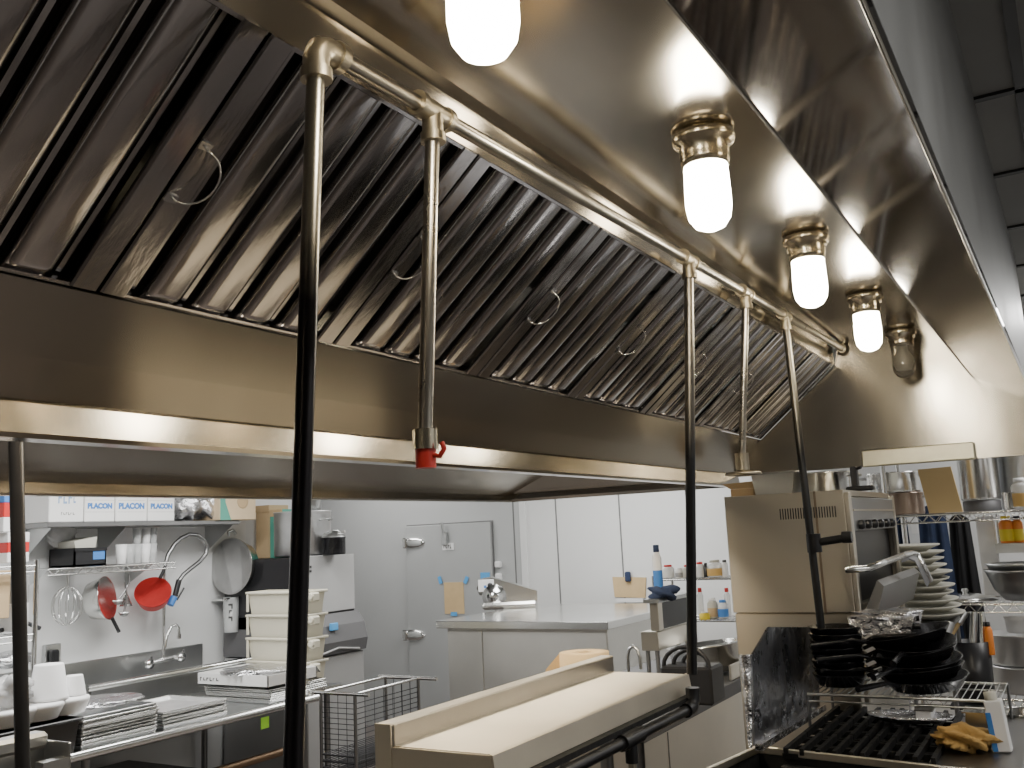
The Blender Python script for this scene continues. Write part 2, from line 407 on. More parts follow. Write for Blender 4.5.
# baffle filters
sdir = Vector((FT.x - FB.x, 0, FT.y - FB.y)); SL = sdir.length; sdir.normalize()
nrm = Vector((sdir.z, 0, -sdir.x))
BAS = Matrix((( 0, sdir.x, nrm.x), (1, sdir.y, nrm.y), (0, sdir.z, nrm.z))).to_4x4()   # local (u,s,n)
def filter_parts(root, W):
    nr = 4 if W > .4 else 2
    edge = .042; gap = .030; rib = (W - .006 - 2 * edge - (nr + 1) * gap) / nr
    fr = MB(); ribs = []; u = .003
    fr.box((u, 0, -.012), (u + edge, SL, 0), .003); fr.box((W - .003 - edge, 0, -.012), (W - .003, SL, 0), .003)
    fr.box((u, 0, -.03), (W - .003, .006, -.004)); fr.box((u, SL - .008, -.03), (W - .003, SL, -.002))
    obj('filter_frame', fr.xf(BAS), 'baffle', root)
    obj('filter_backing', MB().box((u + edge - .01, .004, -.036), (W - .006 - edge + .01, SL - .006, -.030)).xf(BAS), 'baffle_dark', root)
    for k in range(nr + 1):
        uc = .003 + edge + gap / 2 + k * (rib + gap)
        obj('inner_baffle', MB().prism([(uc - .006, -.029), (uc - .004, -.019), (uc + .004, -.019), (uc + .006, -.029)], 'y', .010, SL - .010).xf(BAS), 'baffle', root)
    u = .003 + edge + gap
    for k in range(nr):
        m = MB(); r = .014; prof = []
        for i in range(5):
            t = PI - i * PI / 8; prof.append((u + r + r * math.cos(t), -r + r * math.sin(t)))
        for i in range(5):
            t = PI / 2 - i * PI / 8; prof.append((u + rib - r + r * math.cos(t), -r + r * math.sin(t)))
        prof = [(u, -.028)] + prof + [(u + rib, -.028)]
        n = len(prof)
        lev = [(.006, -.010), (.012, -.003), (.024, 0), (SL - .008, 0)]
        vs = []
        for s_, dn in lev:
            for p in prof: vs.append((p[0], s_, min(p[1] + dn, p[1]) if p[1] > -.02 else p[1]))
        F = [(j * n + i, j * n + i + 1, (j + 1) * n + i + 1, (j + 1) * n + i) for j in range(len(lev) - 1) for i in range(n - 1)]
        m.add(vs, F, True); m.add(vs[:n], [tuple(range(n))])
        obj('baffle', m.xf(BAS), 'baffle', root)
        u += rib + gap
    return rib
def wire_handle(root, u0, s0):
    m = MB()
    pts = [(u0, s0 + .012, .002)]
    for i in range(13):
        t = PI * i / 12; pts.append((u0 + .034 * math.sin(t) , s0 + .055 - .043 * math.cos(t), .012 + .012 * math.sin(t)))
    pts.append((u0, s0 + .098, .002))
    m.tube(pts, .0016, 6)
    m.box((u0 - .012, s0 + .004, 0), (u0 + .008, s0 + .016, .004)).box((u0 - .012, s0 + .094, 0), (u0 + .008, s0 + .106, .004))
    obj('wire_handle', m.xf(BAS), 'chrome', root)
ORD = ['', 'second', 'third', 'fourth', 'fifth', 'sixth', 'seventh', 'eighth', 'ninth']
GF = 'baffle filters in the hood'
f0 = None
ys = [3.84 - .5 * k for k in range(1, 9)]
for k, y in enumerate(ys):
    lab = 'steel baffle filter, %s counting from the far end of the hood' % ORD[k + 1]
    if f0 is None:
        f0 = thing('baffle_filter', lab, 'filter', (FB.x, y, FB.y), 0, GF)
        filter_parts(f0, .5); wire_handle(f0, .012, .17)
    else: dup(f0, (FB.x, y, FB.y), lab)
fl = thing('baffle_filter', 'narrow steel baffle filter against the far end of the hood', 'filter', (FB.x, 3.84, FB.y), 0, GF)
filter_parts(fl, .31)

# far strip fixed on the inside of the end panel
a = at(862, 451, y=4.14); b = at(976, 459, y=4.14)
solo('metal_rail', MB().box((a.x, 4.12, b.z), (b.x, 4.159, a.z), .004), steel('rail steel', (.85, .76, .60), .42, var=.3, vs=9), 'pale flat metal rail along the bottom of the hood end panel', 'rail')

# second hood, back to back
h2 = thing('exhaust_hood', 'second exhaust hood behind the near one, seen as a low steel band', 'exhaust hood', (-1.9, 1.5, 1.95))
h2w = (-1.9, 1.5, 1.95)
A, B, C_ = (-2.45, 4.11, 1.965), (-2.18, 3.97, 2.035), (-1.80, 3.77, 2.135)
mb = MB().add([(A[0], Y0, A[2]), A, B, (B[0], Y0, B[2]), (C_[0], Y0, C_[2]), C_, (C_[0], Y0, 2.5), (C_[0], C_[1], 2.5)],
              [(0, 1, 2, 3), (3, 2, 5, 4), (4, 5, 7, 6)])
obj('far_slope', mb, 'hood_back', h2, h2w)
mb = MB().add([A, (-1.345, A[1], A[2]), (-1.345, B[1], B[2]), B, (-1.345, C_[1], C_[2]), C_, (-1.345, C_[1], 2.5), (C_[0], C_[1], 2.5)],
              [(0, 1, 2, 3), (3, 2, 4, 5), (5, 4, 6, 7)])
obj('end_slope', mb, 'hood_end', h2, h2w)
obj('top_panel', MB().box((-1.8, Y0, 2.5), (-1.345, C_[1], 2.504)), 'hood_top', h2, h2w)
mb = MB().prism([(-2.48, 1.932), (-2.44, 1.932), (-2.435, 1.938), (-2.4402, 1.968), (-2.48, 1.968)], 'y', Y0, 4.14)
mb.prism([(4.14, 1.932), (4.12, 1.932), (4.105, 1.945), (4.10, 1.968), (4.14, 1.968)], 'x', -2.48, -1.345)
obj('lip', mb, 'hood_lip', h2, h2w)
obj('outer_panel', MB().box((-2.486, Y0, 1.94), (-2.481, 4.146, 2.74)).box((-2.486, 4.141, 1.94), (-1.345, 4.146, 2.74)), 'hood_out', h2, h2w)
obj('back_panel', MB().box((-1.350, Y0, 1.95), (-1.345, 3.77, 2.5)), 'hood_back', h2, h2w)

# ============================================================ jar lights
LX = -.53
GL = 'jar lights along the hood'
def jar_light(y, lab, lit=True, src=None):
    t = thing('hood_light', lab, 'light', (LX, y, 2.5), 0, GL)
    m = MB().lathe([(.012, -.001), (.058, -.003), (.060, -.012), (.057, -.020), (.047, -.026), (.046, -.052), (.044, -.066), (.01, -.066)], n=32)
    obj('fixture_base', m, 'fixture', t)
    m = MB().lathe([(.036, -.058), (.041, -.066), (.043, -.12), (.043, -.145), (.039, -.168), (.028, -.184), (.013, -.191), (.0005, -.193)], n=32)
    obj('glass_jar', m, 'bulb' if lit else 'glass_off', t)
    m = MB().tube([(.045, 0, -.03), (.052, 0, -.03)], .006, 8).tube([(-.045, .01, -.03), (-.052, .01, -.03)], .006, 8)
    obj('screw', m, 'brass', t)
    if not lit:
        m = MB().lathe([(.012, -.07), (.015, -.09), (.025, -.11), (.027, -.13), (.02, -.155), (.001, -.16)], n=20)
        obj('bulb', m, plain('dead bulb', (.8, .78, .7), .3), t)
    return t
jar_light(.88, 'brightest lit jar light at the top edge, nearest one')
jar_light(1.67, 'lit jar light, second from the top edge')
jar_light(2.46, 'lit jar light, third from the top edge')
jar_light(3.25, 'small lit jar light, last burning one before the far end')
jar_light(3.99, 'unlit clear jar light nearest the far end of the hood', False)

# ============================================================ suppression piping
PX, PZ, PR = -.785, 2.462, .0132
def HZ(y): return EYE + .648 + (y - .9) / (4.16 - .9) * .075
pg = thing('hood_piping', 'steel pipe run along the hood top with vertical drops', 'pipe', (PX, 2.0, PZ))
pw = (PX, 2.0, PZ)
def hy(px, py): return at(px, py, x=PX).y
yA, yB, yC, yD, yE = hy(316, 45), hy(432, 104), hy(688, 258), hy(745, 293), hy(785, 318)
obj('header_pipe', MB().tube([(PX, yA, HZ(yA)), (PX, Y1 - .004, HZ(Y1))], PR * .92, 14), 'pipe_top', pg, pw)
def fitting(y, kind):
    m = MB(); PZ = HZ(y)
    if kind == 'elbow':
        pts = [(PX, y + .045, PZ), (PX, y + .02, PZ), (PX, y + .006, PZ - .006), (PX, y, PZ - .02), (PX, y, PZ - .045)]
        m.tube(pts, PR * 1.35, 14); m.tube([(PX, y + .035, PZ), (PX, y + .05, PZ)], PR * 1.6, 14); m.tube([(PX, y, PZ - .035), (PX, y, PZ - .05)], PR * 1.6, 14)
    else:
        m.tube([(PX, y - .04, PZ), (PX, y + .04, PZ)], PR * 1.3, 14)
        for d in (-.042, .030): m.tube([(PX, y + d, PZ), (PX, y + d + .012, PZ)], PR * 1.5, 14)
        m.tube([(PX, y, PZ), (PX, y, PZ - .045)], PR * 1.25, 14); m.tube([(PX, y, PZ - .036), (PX, y, PZ - .05)], PR * 1.5, 14)
    return m
obj('elbow_fitting', fitting(yA, 'elbow'), 'brass', pg, pw)
for y in (yB, yC, yD, yE): obj('tee_fitting', fitting(y, 'tee'), 'brass', pg, pw)
e = at(293, 768, y=yA - .02); e = EYEP + (e - EYEP) * 1.0
top = Vector((PX, yA, HZ(yA) - .02)); bot = top + (e - top) * ((top.z - .02) / (top.z - e.z))
obj('drop_pipe', MB().tube([top, bot], PR * .9, 16), 'pipe', pg, pw)
e = at(425, 436, y=yB + .01); e0 = at(425, 432, y=yB)
dpB = obj('drop_pipe', MB().tube([(PX, yB, HZ(yB) - .02), e], PR * .86, 14), 'pipe_grey', pg, pw)
m = MB().tube([e + Vector((0, 0, .01)), e - Vector((0, 0, .02))], .019, 14)
nz = obj('nozzle_collar', m, 'fixture', dpB, pw)
m = MB().tube([e - Vector((0, 0, .018)), e - Vector((0, 0, .048))], .0155, 14)
m.tube([e + Vector((.014, 0, -.03)), e + Vector((.026, 0, -.032)), e + Vector((.034, 0, -.022)), e + Vector((.03, 0, -.012))], .004, 8)
obj('red_nozzle_cap', m, 'nozzle_red', dpB, pw)
e3 = at(692, 674, y=yC)
obj('drop_pipe', MB().tube([(PX, yC, HZ(yC) - .02), e3], PR * .95, 16), reflection_tone('pipe reflection tone mid', (.05, .05, .052), (.26, .24, .21), 2.0, 2.12, .35, .35), pg, pw)
e = at(742, 460, y=yD)
obj('drop_pipe', MB().tube([(PX, yD, HZ(yD) - .02), e], PR * .8, 14), 'pipe_grey', pg, pw)
obj('nozzle_cap', MB().tube([e + Vector((0, 0, .02)), e - Vector((0, 0, .03))], .02, 14).lathe([(.001, 0), (.05, -.006), (.055, -.014), (.02, -.018)], tuple(e - Vector((0, 0, .03)))), 'brass', pg, pw)
e5 = at(822, 634, y=yE)
obj('drop_pipe', MB().tube([(PX, yE, HZ(yE) - .02), e5], PR * .95, 16), reflection_tone('pipe reflection tone far', (.05, .05, .05), (.26, .24, .20), 2.05, 2.2, .4, .4), pg, pw)
j = at(814, 543, y=yE); k2 = at(852, 537, y=yE)
obj('side_branch', MB().tube([j, j + (k2 - j) * .5, k2], .013, 12).tube([j - Vector((0, 0, .03)), j + Vector((0, 0, .03))], .024, 12).tube([k2 - Vector((.03, 0, 0)), k2], .019, 12), 'pipe_black', pg, pw)
solo('wall_flange', MB().lathe([(.001, .0), (.028, .0), (.028, .012), (.018, .02), (.018, .035)], (PX, Y1 - .001, HZ(Y1)), 18, Matrix.Rotation(PI / 2, 3, 'X')), 'brass', 'round brass flange where the header pipe meets the hood end', 'flange')
# pole at far left, under the second hood
t_ = at(15, 400, x=-1.9); b_ = at(22, 735, x=-1.9); b_ = t_ + (b_ - t_) * ((t_.z - .01) / (t_.z - b_.z))
sp_ = thing('support_pole', 'black upright pipe at the far left under the second hood', 'pole', (b_.x, b_.y, b_.z))
obj('pole', MB().tube([t_ + (t_ - b_) * .22, b_], .0145, 14), 'pipe_black', sp_, (b_.x, b_.y, b_.z))

# ============================================================ LEFT: dish area along the wall
TZ = .90
dt = thing('dish_table', 'long stainless steel dish table with rolled front edge at lower left', 'table', (-4.5, 2.8, 0))
dw = (-4.5, 2.8, 0)
obj('table_top', MB().box((WX + .03, .8, TZ - .03), (-3.96, 4.35, TZ), .004).box((WX + .03, 4.3499, TZ - .03), (-4.12, 4.75, TZ)), 'ss', dt, dw)
obj('rolled_edge', MB().tube([(-3.955, .8, TZ - .012), (-3.955, 4.36, TZ - .012)], .022, 14).tube([(-3.955, 4.36, TZ - .012), (-4.12, 4.36, TZ - .012)], .022, 14), 'ss_bright', dt, dw)
for x, y in ((-4.05, 1.2), (-4.05, 2.9), (-4.05, 4.25), (-5.3, 1.2), (-5.3, 4.7), (-4.2, 4.7)):
    obj('leg', MB().tube([(x, y, 0), (x, y, TZ - .03)], .02, 10), 'ss_dark', dt, dw)
obj('cross_rail', MB().tube([(-4.05, 1.2, .62), (-4.05, 4.25, .62)], .022, 10), steel('rusty rail', (.25, .17, .11), .5), dt, dw)
zs = at(242, 637, x=WX).z
sk = thing('sink', 'stainless sink with tall backsplash against the white wall', 'sink', (-5.1, 3.9, TZ)); kw = (-5.1, 3.9, TZ)
r0 = at(92, 688, x=-4.82); r1 = at(197, 665, x=-4.82)
obj('backsplash', MB().box((WX + .001, r0.y - .55, TZ + .001), (WX + .025, 4.75, zs), .004), 'ss', sk, kw)
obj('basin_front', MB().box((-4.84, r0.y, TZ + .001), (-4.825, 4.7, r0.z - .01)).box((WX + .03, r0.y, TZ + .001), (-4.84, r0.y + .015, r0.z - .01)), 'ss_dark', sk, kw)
obj('front_rim', MB().tube([(-4.82, r0.y - .03, r0.z), (-4.82, 4.7, r0.z)], .020, 12).tube([(-4.82, r0.y, r0.z), (-5.35, r0.y, r0.z)], .016, 12), 'ss_bright', sk, kw)
# wall faucet + pre-rinse
q = at(163, 661, x=-5.30)
fc = thing('prerinse_faucet', 'chrome wall faucet with tall riser and coiled spray hose over the sink', 'faucet', tuple(q)); fw = tuple(q)
l = at(146, 664, x=-5.30); r = at(178, 657, x=-5.30)
m = MB().tube([l, r], .018, 12)
for c in (l, r): m.lathe([(.001, .05), (.03, .045), (.03, .02), (.016, 0)], tuple(c), 14, Matrix.Rotation(PI / 2, 3, 'Y')); m.tube([c + Vector((.04, 0, 0)), c + Vector((.05, 0, .05))], .008, 8)
obj('mixer_body', m, 'chrome', fc, fw)
t1 = at(164.5, 566, x=-5.30)
obj('riser', MB().tube([q, t1], .011, 10).tube([t1 + Vector((-.09, 0, -.1)), t1 + Vector((0, 0, -.1))], .008, 8), 'chrome', fc, fw)
pts = [at(px, py, x=-5.28) for px, py in ((164.5, 648), (167, 636), (171, 627), (176, 624.5), (178.5, 628), (179, 634))]
obj('spout', MB().tube(pts, .010, 10).tube([pts[-1], pts[-1] - Vector((0, 0, .03))], .014, 10), 'chrome', fc, fw)
pts = [at(px, py, x=-5.22) for px, py in ((165, 566), (168, 555), (174, 545), (181, 538), (189, 534.5), (197, 535), (203, 539), (207, 546), (206, 554), (199, 562), (190, 569), (183, 575), (179, 581))]
obj('spray_hose', MB().tube(pts, .014, 10), 'ss_dark', fc, fw)
obj('spray_handle', MB().tube([at(179, 580, x=-5.2), at(175, 596, x=-5.2)], .018, 10).tube([at(184, 588, x=-5.2), at(177, 600, x=-5.2)], .006, 8), 'black', fc, fw)
obj('spray_head', MB().tube([at(174, 597, x=-5.2), at(170, 605, x=-5.2)], .024, 12), 'blue', fc, fw)
q = at(51, 652, x=WX)
oc = thing('wall_outlet', 'grey metal outlet box on the wall above the splash', 'outlet', tuple(q)); ow = tuple(q)
a = at(42, 645, x=WX); b = at(57, 662, x=WX)
obj('box_body', MB().box((WX, a.y, b.z), (WX + .04, b.y, a.z), .005), 'ss', oc, ow)
a = at(49, 650, x=WX + .05); b = at(56, 665, x=WX + .05)
obj('plug', MB().box((WX + .041, a.y, b.z), (WX + .09, b.y, a.z), .01), 'black', oc, ow)

# wall shelves
s1 = at(150, 521, x=-5.08).z
sh = thing('wall_shelf', 'solid steel wall shelf carrying the white cartons', 'shelf', (WX, 4.0, s1)); shw = (WX, 4.0, s1)
ya = at(48, 521, x=-5.08).y; yb = at(240, 521, x=-5.08).y
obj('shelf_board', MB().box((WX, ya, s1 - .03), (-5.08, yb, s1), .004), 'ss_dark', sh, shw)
for y in (ya + .05, yb - .9, yb - .03): obj('bracket', MB().prism([(WX, s1 - .03), (-5.12, s1 - .03), (WX, s1 - .22)], 'y', y, y + .004), 'ss', sh, shw)
def carton(x0, x1, lab, logo=True, first=False, ztop=None):
    a = at(x0, 521, x=-5.09); b = at(x1, 521, x=-5.09); zt = at(60, 489, x=-5.09).z + .03
    t = thing('carton', lab, 'box', (-5.24, (a.y + b.y) / 2, s1), group='white cartons on the wall shelf'); w = (-5.24, (a.y + b.y) / 2, s1)
    hh = zt - s1
    obj('carton_body', MB().box((-5.39, a.y + .004, s1), (-5.09, b.y - .004, zt), .004), 'paper', t, w)
    if logo:
        text('printed_logo', 'PLACON', .052 * (b.y - a.y) / .26, 'blue', t, (.1505, 0, hh * .42), (PI / 2, 0, PI / 2), .003)
        o = obj('printed_box', MB().box((.1501, -.10, hh * .26), (.1504, .10, hh * .265)).box((.1501, -.10, hh * .58), (.1504, .10, hh * .585)), 'seam', t)
        marks('small_print', .13 * (b.y - a.y) / .26, .02, 'ink', t, (.1505, .02, hh * .74), (PI / 2, 0, PI / 2))
    else:
        marks('printed_logo', .13, .045, plain('pale blue print', (.25, .38, .6), .6), t, (.1505, .01, hh * .58), (PI / 2, 0, PI / 2), 4, 5)
        marks('small_print', .09, .018, 'seam', t, (.1505, .01, hh * .22), (PI / 2, 0, PI / 2))
carton(48, 84, 'leftmost white carton on the wall shelf, paler small print', False)
carton(84, 115, 'white carton with blue lettering, second from the shelf left end')
carton(115, 147.5, 'white carton with blue lettering, third from the shelf left end')
carton(147.5, 175, 'white carton with blue lettering beside the foil bundles')
def lump(c, r, n=3, seed=1, sq=(1, 1, 1), amp=.18):
    rnd = random.Random(seed); m = MB(); N = 14; vs = []; 
    ph = [(rnd.uniform(1, 5), rnd.uniform(1, 5), rnd.uniform(0, 6)) for _ in range(5)]
    for i in range(N + 1):
        for k in range(2 * N):
            th = PI * i / N; p = 2 * PI * k / (2 * N)
            d = Vector((math.sin(th) * math.cos(p), math.sin(th) * math.sin(p), math.cos(th)))
            f = 1 + amp * sum(math.sin(a * 2 * d.x + b * 2 * d.y + a * d.z * 2 + c_) for a, b, c_ in ph) / 3
            vs.append(Vector(c) + Vector((d.x * sq[0], d.y * sq[1], d.z * sq[2])) * r * f)
    F = [(i * 2 * N + k, i * 2 * N + (k + 1) % (2 * N), (i + 1) * 2 * N + (k + 1) % (2 * N), (i + 1) * 2 * N + k) for i in range(N) for k in range(2 * N)]
    return m.add(vs, F, True)
for i, (px, lab) in enumerate(((186, 'left crumpled foil bundle on the wall shelf'), (206, 'right crumpled foil bundle on the wall shelf'))):
    c = at(px, 507, x=-5.2)
    solo('foil_bundle', lump((0, 0, 0), .105, seed=i + 3, sq=(1, .95, .95)).xf(Matrix.Translation((c.x, c.y, s1 + .103))), 'foil', lab, 'bundle', 'foil bundles on the wall shelf', w=(c.x, c.y, s1))
def boxthing(name, x, y0, y1, z0, z1, depth, mat, lab, cat='box', group=None, print_=None):
    t = thing(name, lab, cat, (x - depth / 2, (y0 + y1) / 2, z0), group=group); w = (x - depth / 2, (y0 + y1) / 2, z0)
    obj('box_body', MB().box((x - depth, y0, z0), (x, y1, z1), .004), mat, t, w)
    if print_: print_(t, w)
    return t
a = at(220, 520, x=-5.05); b = at(256, 520, x=-5.05); zt = at(230, 492, x=-5.05).z + .02
def pr1(t, w):
    obj('green_print', MB().add([(-5.0495, a.y + .002, s1), (-5.0495, a.y + .10, s1), (-5.0495, a.y + .05, s1 + .12), (-5.0495, a.y + .04, zt), (-5.0495, a.y + .002, zt)], [(0, 1, 2, 3, 4)]), 'green', t, w)
    obj('round_print', MB().lathe([(.045, 0), (.052, 0), (.052, .001), (.045, .001)], (-5.0495, (a.y + b.y) / 2 + .04, s1 + .13), 20, Matrix.Rotation(PI / 2, 3, 'Y')), 'card', t, w)
boxthing('produce_box', -5.05, a.y, b.y, s1, zt, .3, plain('light cardboard', (.66, .52, .34), .8, noise=.1), 'light cardboard box with green corner print on the wall shelf end', print_=pr1)
sh.children[0]  # shelf reaches under the box

s2 = at(110, 566, x=-5.10).z
ws = thing('wire_wall_shelf', 'chrome wire wall shelf below the cartons, with hooks', 'shelf', (WX, 3.6, s2)); w2 = (WX, 3.6, s2)
ya = at(48, 568, x=-5.10).y; yb = at(175, 563, x=-5.10).y
m = MB()
for z in (0, -.035): m.tube([(-5.10, ya, s2 + z), (-5.10, yb, s2 + z)], .006, 6)
for x in (-5.38, -5.24): m.tube([(x, ya, s2), (x, yb, s2)], .005, 6)
k = 0
while ya + k * .03 < yb: m.tube([(-5.39, ya + k * .03, s2 + .004), (-5.10, ya + k * .03, s2 + .004)], .003, 5); k += 1
n = 24
m.tube([(-5.10, ya + (yb - ya) * i / n, s2 - (.035 if i % 2 else 0)) for i in range(n + 1)], .003, 5)
obj('wire_deck', m, 'chrome', ws, w2)
for y in (ya + .02, yb - .15): obj('bracket', MB().prism([(WX, s2), (-5.12, s2), (WX, s2 - .14)], 'y', y, y + .004), 'ss', ws, w2)
# black crate, cream tray
a = at(74, 567, x=-5.12); b = at(106, 565, x=-5.12); zt = at(80, 548, x=-5.12).z
ct = thing('storage_bin', 'black plastic bin with blue label on the wire wall shelf', 'bin', (-5.24, (a.y + b.y) / 2, s2 + .008)); cw = (-5.24, (a.y + b.y) / 2, s2 + .008)
z0 = s2 + .008; m = MB()
m.box((-5.36, a.y, z0), (-5.12, b.y, z0 + .01)); m.box((-5.13, a.y, z0), (-5.12, b.y, zt)); m.box((-5.36, a.y, z0), (-5.35, b.y, zt)); m.box((-5.36, a.y, z0), (-5.12, a.y + .01, zt)); m.box((-5.36, b.y - .01, z0), (-5.12, b.y, zt)).box((-5.125, a.y, zt - .02), (-5.112, b.y, zt))
obj('bin_body', m, 'black', ct, cw)
q = at(99, 555, x=-5.119); obj('blue_label', MB().box((-5.1195, q.y - .04, q.z - .025), (-5.1185, q.y + .04, q.z + .025)), 'blue', ct, cw)
a2 = at(74, 548, x=-5.13); b2 = at(97, 548, x=-5.13)
solo('cream_tray', MB().prism([(a2.y + .01, zt + .001), (b2.y - .01, zt + .001), (b2.y, zt + .065), (a2.y, zt + .04)], 'x', -5.33, -5.13), 'tangrey', 'cream shallow carton resting on the black bin', 'tray', w=(-5.23, a2.y, zt))
# cups, glassware
cl = 'clear cups on the wire wall shelf'
gl = None
for i, (px, py, rr_) in enumerate(((121, 560, .035), (129, 561, .035), (137, 560, .033), (145, 558, .033), (152, 560, .03), (137, 542, .028), (146, 541, .028), (153, 543, .026))):
    c = at(px, py, x=-5.2); z0 = s2 + .008 if py > 550 else s2 + .128
    hh = .12 if py > 550 else .10
    m = MB().lathe([(rr_ * .75, 0), (rr_ * .8, .002), (rr_, hh), (rr_ * .93, hh), (rr_ * .7, .006), (.001, .005)], n=18)
    o = solo('plastic_cup', m, 'clear' if i % 3 else 'white', ['tall clear cup at the left end of the row on the wire wall shelf', 'clear cup second in the lower row on the wire wall shelf', 'clear cup in the middle of the lower row on the wire wall shelf', 'white cup fourth in the lower row on the wire wall shelf', 'clear cup at the right end of the lower row on the wire wall shelf', 'clear small cup left in the upper row', 'white small cup in the middle of the upper row', 'clear small cup right in the upper row'][i], 'cup', cl)
    o.location = (c.x, c.y, z0)
# plastic bag hanging under the top shelf
c = at(61, 533, x=-5.3)
solo('plastic_bag', lump(tuple(c), .085, seed=9, sq=(.5, 1.1, .9), amp=.15), 'bag', 'clear crumpled plastic bag under the left end of the wall shelf', 'bag')
# utensils hung beneath
def hookpan(name, px, py, R, D, ax, lab, inner, outer, hpx):
    c = at(px, py, x=-5.22); ax = Vector(ax).normalized()
    rot = Vector((0, 0, 1)).rotation_difference(ax).to_matrix()
    t = thing(name, lab, 'pan', tuple(c))
    t4 = rot
    obj('pan_body', MB().lathe([(.001, -D), (R * .6, -D), (R * .82, -D * .8), (R * .97, -.01), (R, 0), (R * .99, .003)], n=36, mat=t4), outer, t)
    obj('pan_inside', MB().lathe([(R * .99, .003), (R * .93, -.008), (R * .78, -D * .76), (R * .58, -D + .008), (.001, -D + .008)], n=36, mat=t4), inner, t)
    hp = [at(*p, x=-5.2) - c for p in hpx]
    obj('handle', MB().tube(hp, .011, 8), 'black' if inner == 'red' else 'ss', t)
    return t
hookpan('saucepan', 107, 598, .135, .12, (.85, .50, .15), 'steel pan with red inside hung facing right under the wire shelf', 'red', 'ss_bright', [(112, 618), (117, 628), (119, 632)])
hookpan('saucepan', 153, 592, .115, .10, (.55, -.50, .55), 'red pan hung open towards the room under the wire shelf', 'red', 'red', [(160, 578), (163, 572), (165, 566)])
hookpan('large_pan', 231, 566, .20, .13, (.05, -1, .03), 'large round aluminium pan hung high on the wall', 'alum', 'ss_bright', [(229, 536), (228, 532), (233, 530), (236, 534)])
c = at(67, 606, x=-5.2)
wk = thing('wire_whisk', 'thin wire whisk basket hung at the left end of the wire shelf', 'whisk', tuple(c))
m = MB()
for k in range(6):
    a_ = PI * k / 6
    m.tube([Vector((.085 * math.cos(a_) * math.sin(PI * i / 12 + .0), .085 * math.sin(a_) * math.sin(PI * i / 12), .11 * math.cos(PI * i / 12))) for i in range(13)] + [Vector((-.085 * math.cos(a_) * math.sin(PI * (12 - i) / 12), -.085 * math.sin(a_) * math.sin(PI * (12 - i) / 12), .11 * math.cos(PI * (12 - i) / 12))) for i in range(1, 13)], .0025, 5)
obj('wires', m, 'chrome', wk); obj('handle', MB().tube([(0, 0, .10), (0, 0, .19)], .01, 8), 'chrome', wk)
for i, (pts, nm, lab) in enumerate((([(129, 574), (129, 583), (124, 592), (118, 600)], 'ladle', 'thin dark ladle hung between the two red pans'), ([(125, 582), (127, 600), (124, 612)], 'skimmer', 'slim hanging skimmer beside the left red pan'))):
    P = [at(*p, x=-5.17) for p in pts]; t = thing(nm, lab, nm, tuple(P[-1]))
    obj('handle', MB().tube([p - P[-1] for p in P], .006, 8), 'ss_dark', t)
    obj('bowl', MB().lathe([(.001, -.03), (.02, -.025), (.035, 0), (.033, 0), (.02, -.02), (.001, -.024)], n=16), 'ss', t)
c = at(126, 606, x=-5.2)
solo('funnel', MB().lathe([(.006, .09), (.012, .05), (.04, 0), (.038, 0), (.005, .085)], n=18).xf(Matrix.Translation(c)), 'ss_bright', 'small steel funnel hung point up between the red pans', 'funnel')
c = at(231, 597, x=-5.25); c2 = at(231, 632, x=-5.25)
cd = thing('cup_dispenser', 'clear wall cup tube with white cups under the large pan', 'dispenser', (c.x, c.y, c2.z))
hh = c.z - c2.z
obj('tube', MB().lathe([(.05, 0), (.056, hh), (.052, hh), (.045, .004)], n=24), 'clear', cd)
obj('cups', MB().lathe([(.034, .02)] + [(.036 + .008 * (i % 2), .03 + i * (hh - .08) / 12) for i in range(13)] + [(.001, hh - .05)], n=20), 'white', cd)
marks('dosage_marks', .13, .03, 'ink', cd, (.040, -.042, hh * .55), (PI / 2, PI / 2, .8), 3, 2)
obj('wall_bracket', MB().box((-.14, -.05, hh * .9), (-.0, .05, hh * .95)).tube([(0, -.06, hh * .97), (.03, -.07, hh * .97), (.03, .07, hh * .97), (0, .07, hh * .97)], .006, 6), 'chrome', cd)
q = at(236, 533, x=WX + .01)
solo('wall_paper', MB().box((WX + .002, at(211, 530, x=WX).y, at(225, 546, x=WX).z), (WX + .02, at(244, 530, x=WX).y, at(225, 523, x=WX).z)), 'white', 'plain white board on the wall behind the spray hose', 'board')

# foodservice shelf rack at the far left
rk = thing('wire_rack', 'chrome wire rack at the far left edge holding packets', 'rack', (-5.0, 3.0, 0)); rw = (-5.0, 3.0, 0)
yr = at(35, 620, x=-4.75).y; ztop = at(35, 560, x=-4.75).z
obj('post', MB().tube([(-4.75, yr, TZ + .001), (-4.75, yr, ztop)], .013, 10), 'chrome', rk, rw)
obj('post', MB().tube([(-5.3, yr, TZ + .001), (-5.3, yr, ztop)], .013, 10), 'chrome', rk, rw)
for z in (ztop - .03, at(20, 636, x=-4.75).z, at(20, 690, x=-4.75).z):
    m = MB()
    for x in (-4.75, -5.3): m.tube([(x, yr - 1.2, z), (x, yr, z)], .007, 6); m.tube([(x, yr - 1.2, z - .03), (x, yr, z - .03)], .005, 6)
    for k in range(25): m.tube([(-5.3, yr - 1.2 + k * .05, z), (-4.75, yr - 1.2 + k * .05, z)], .003, 4)
    obj('wire_shelf', m, 'chrome', rk, rw)
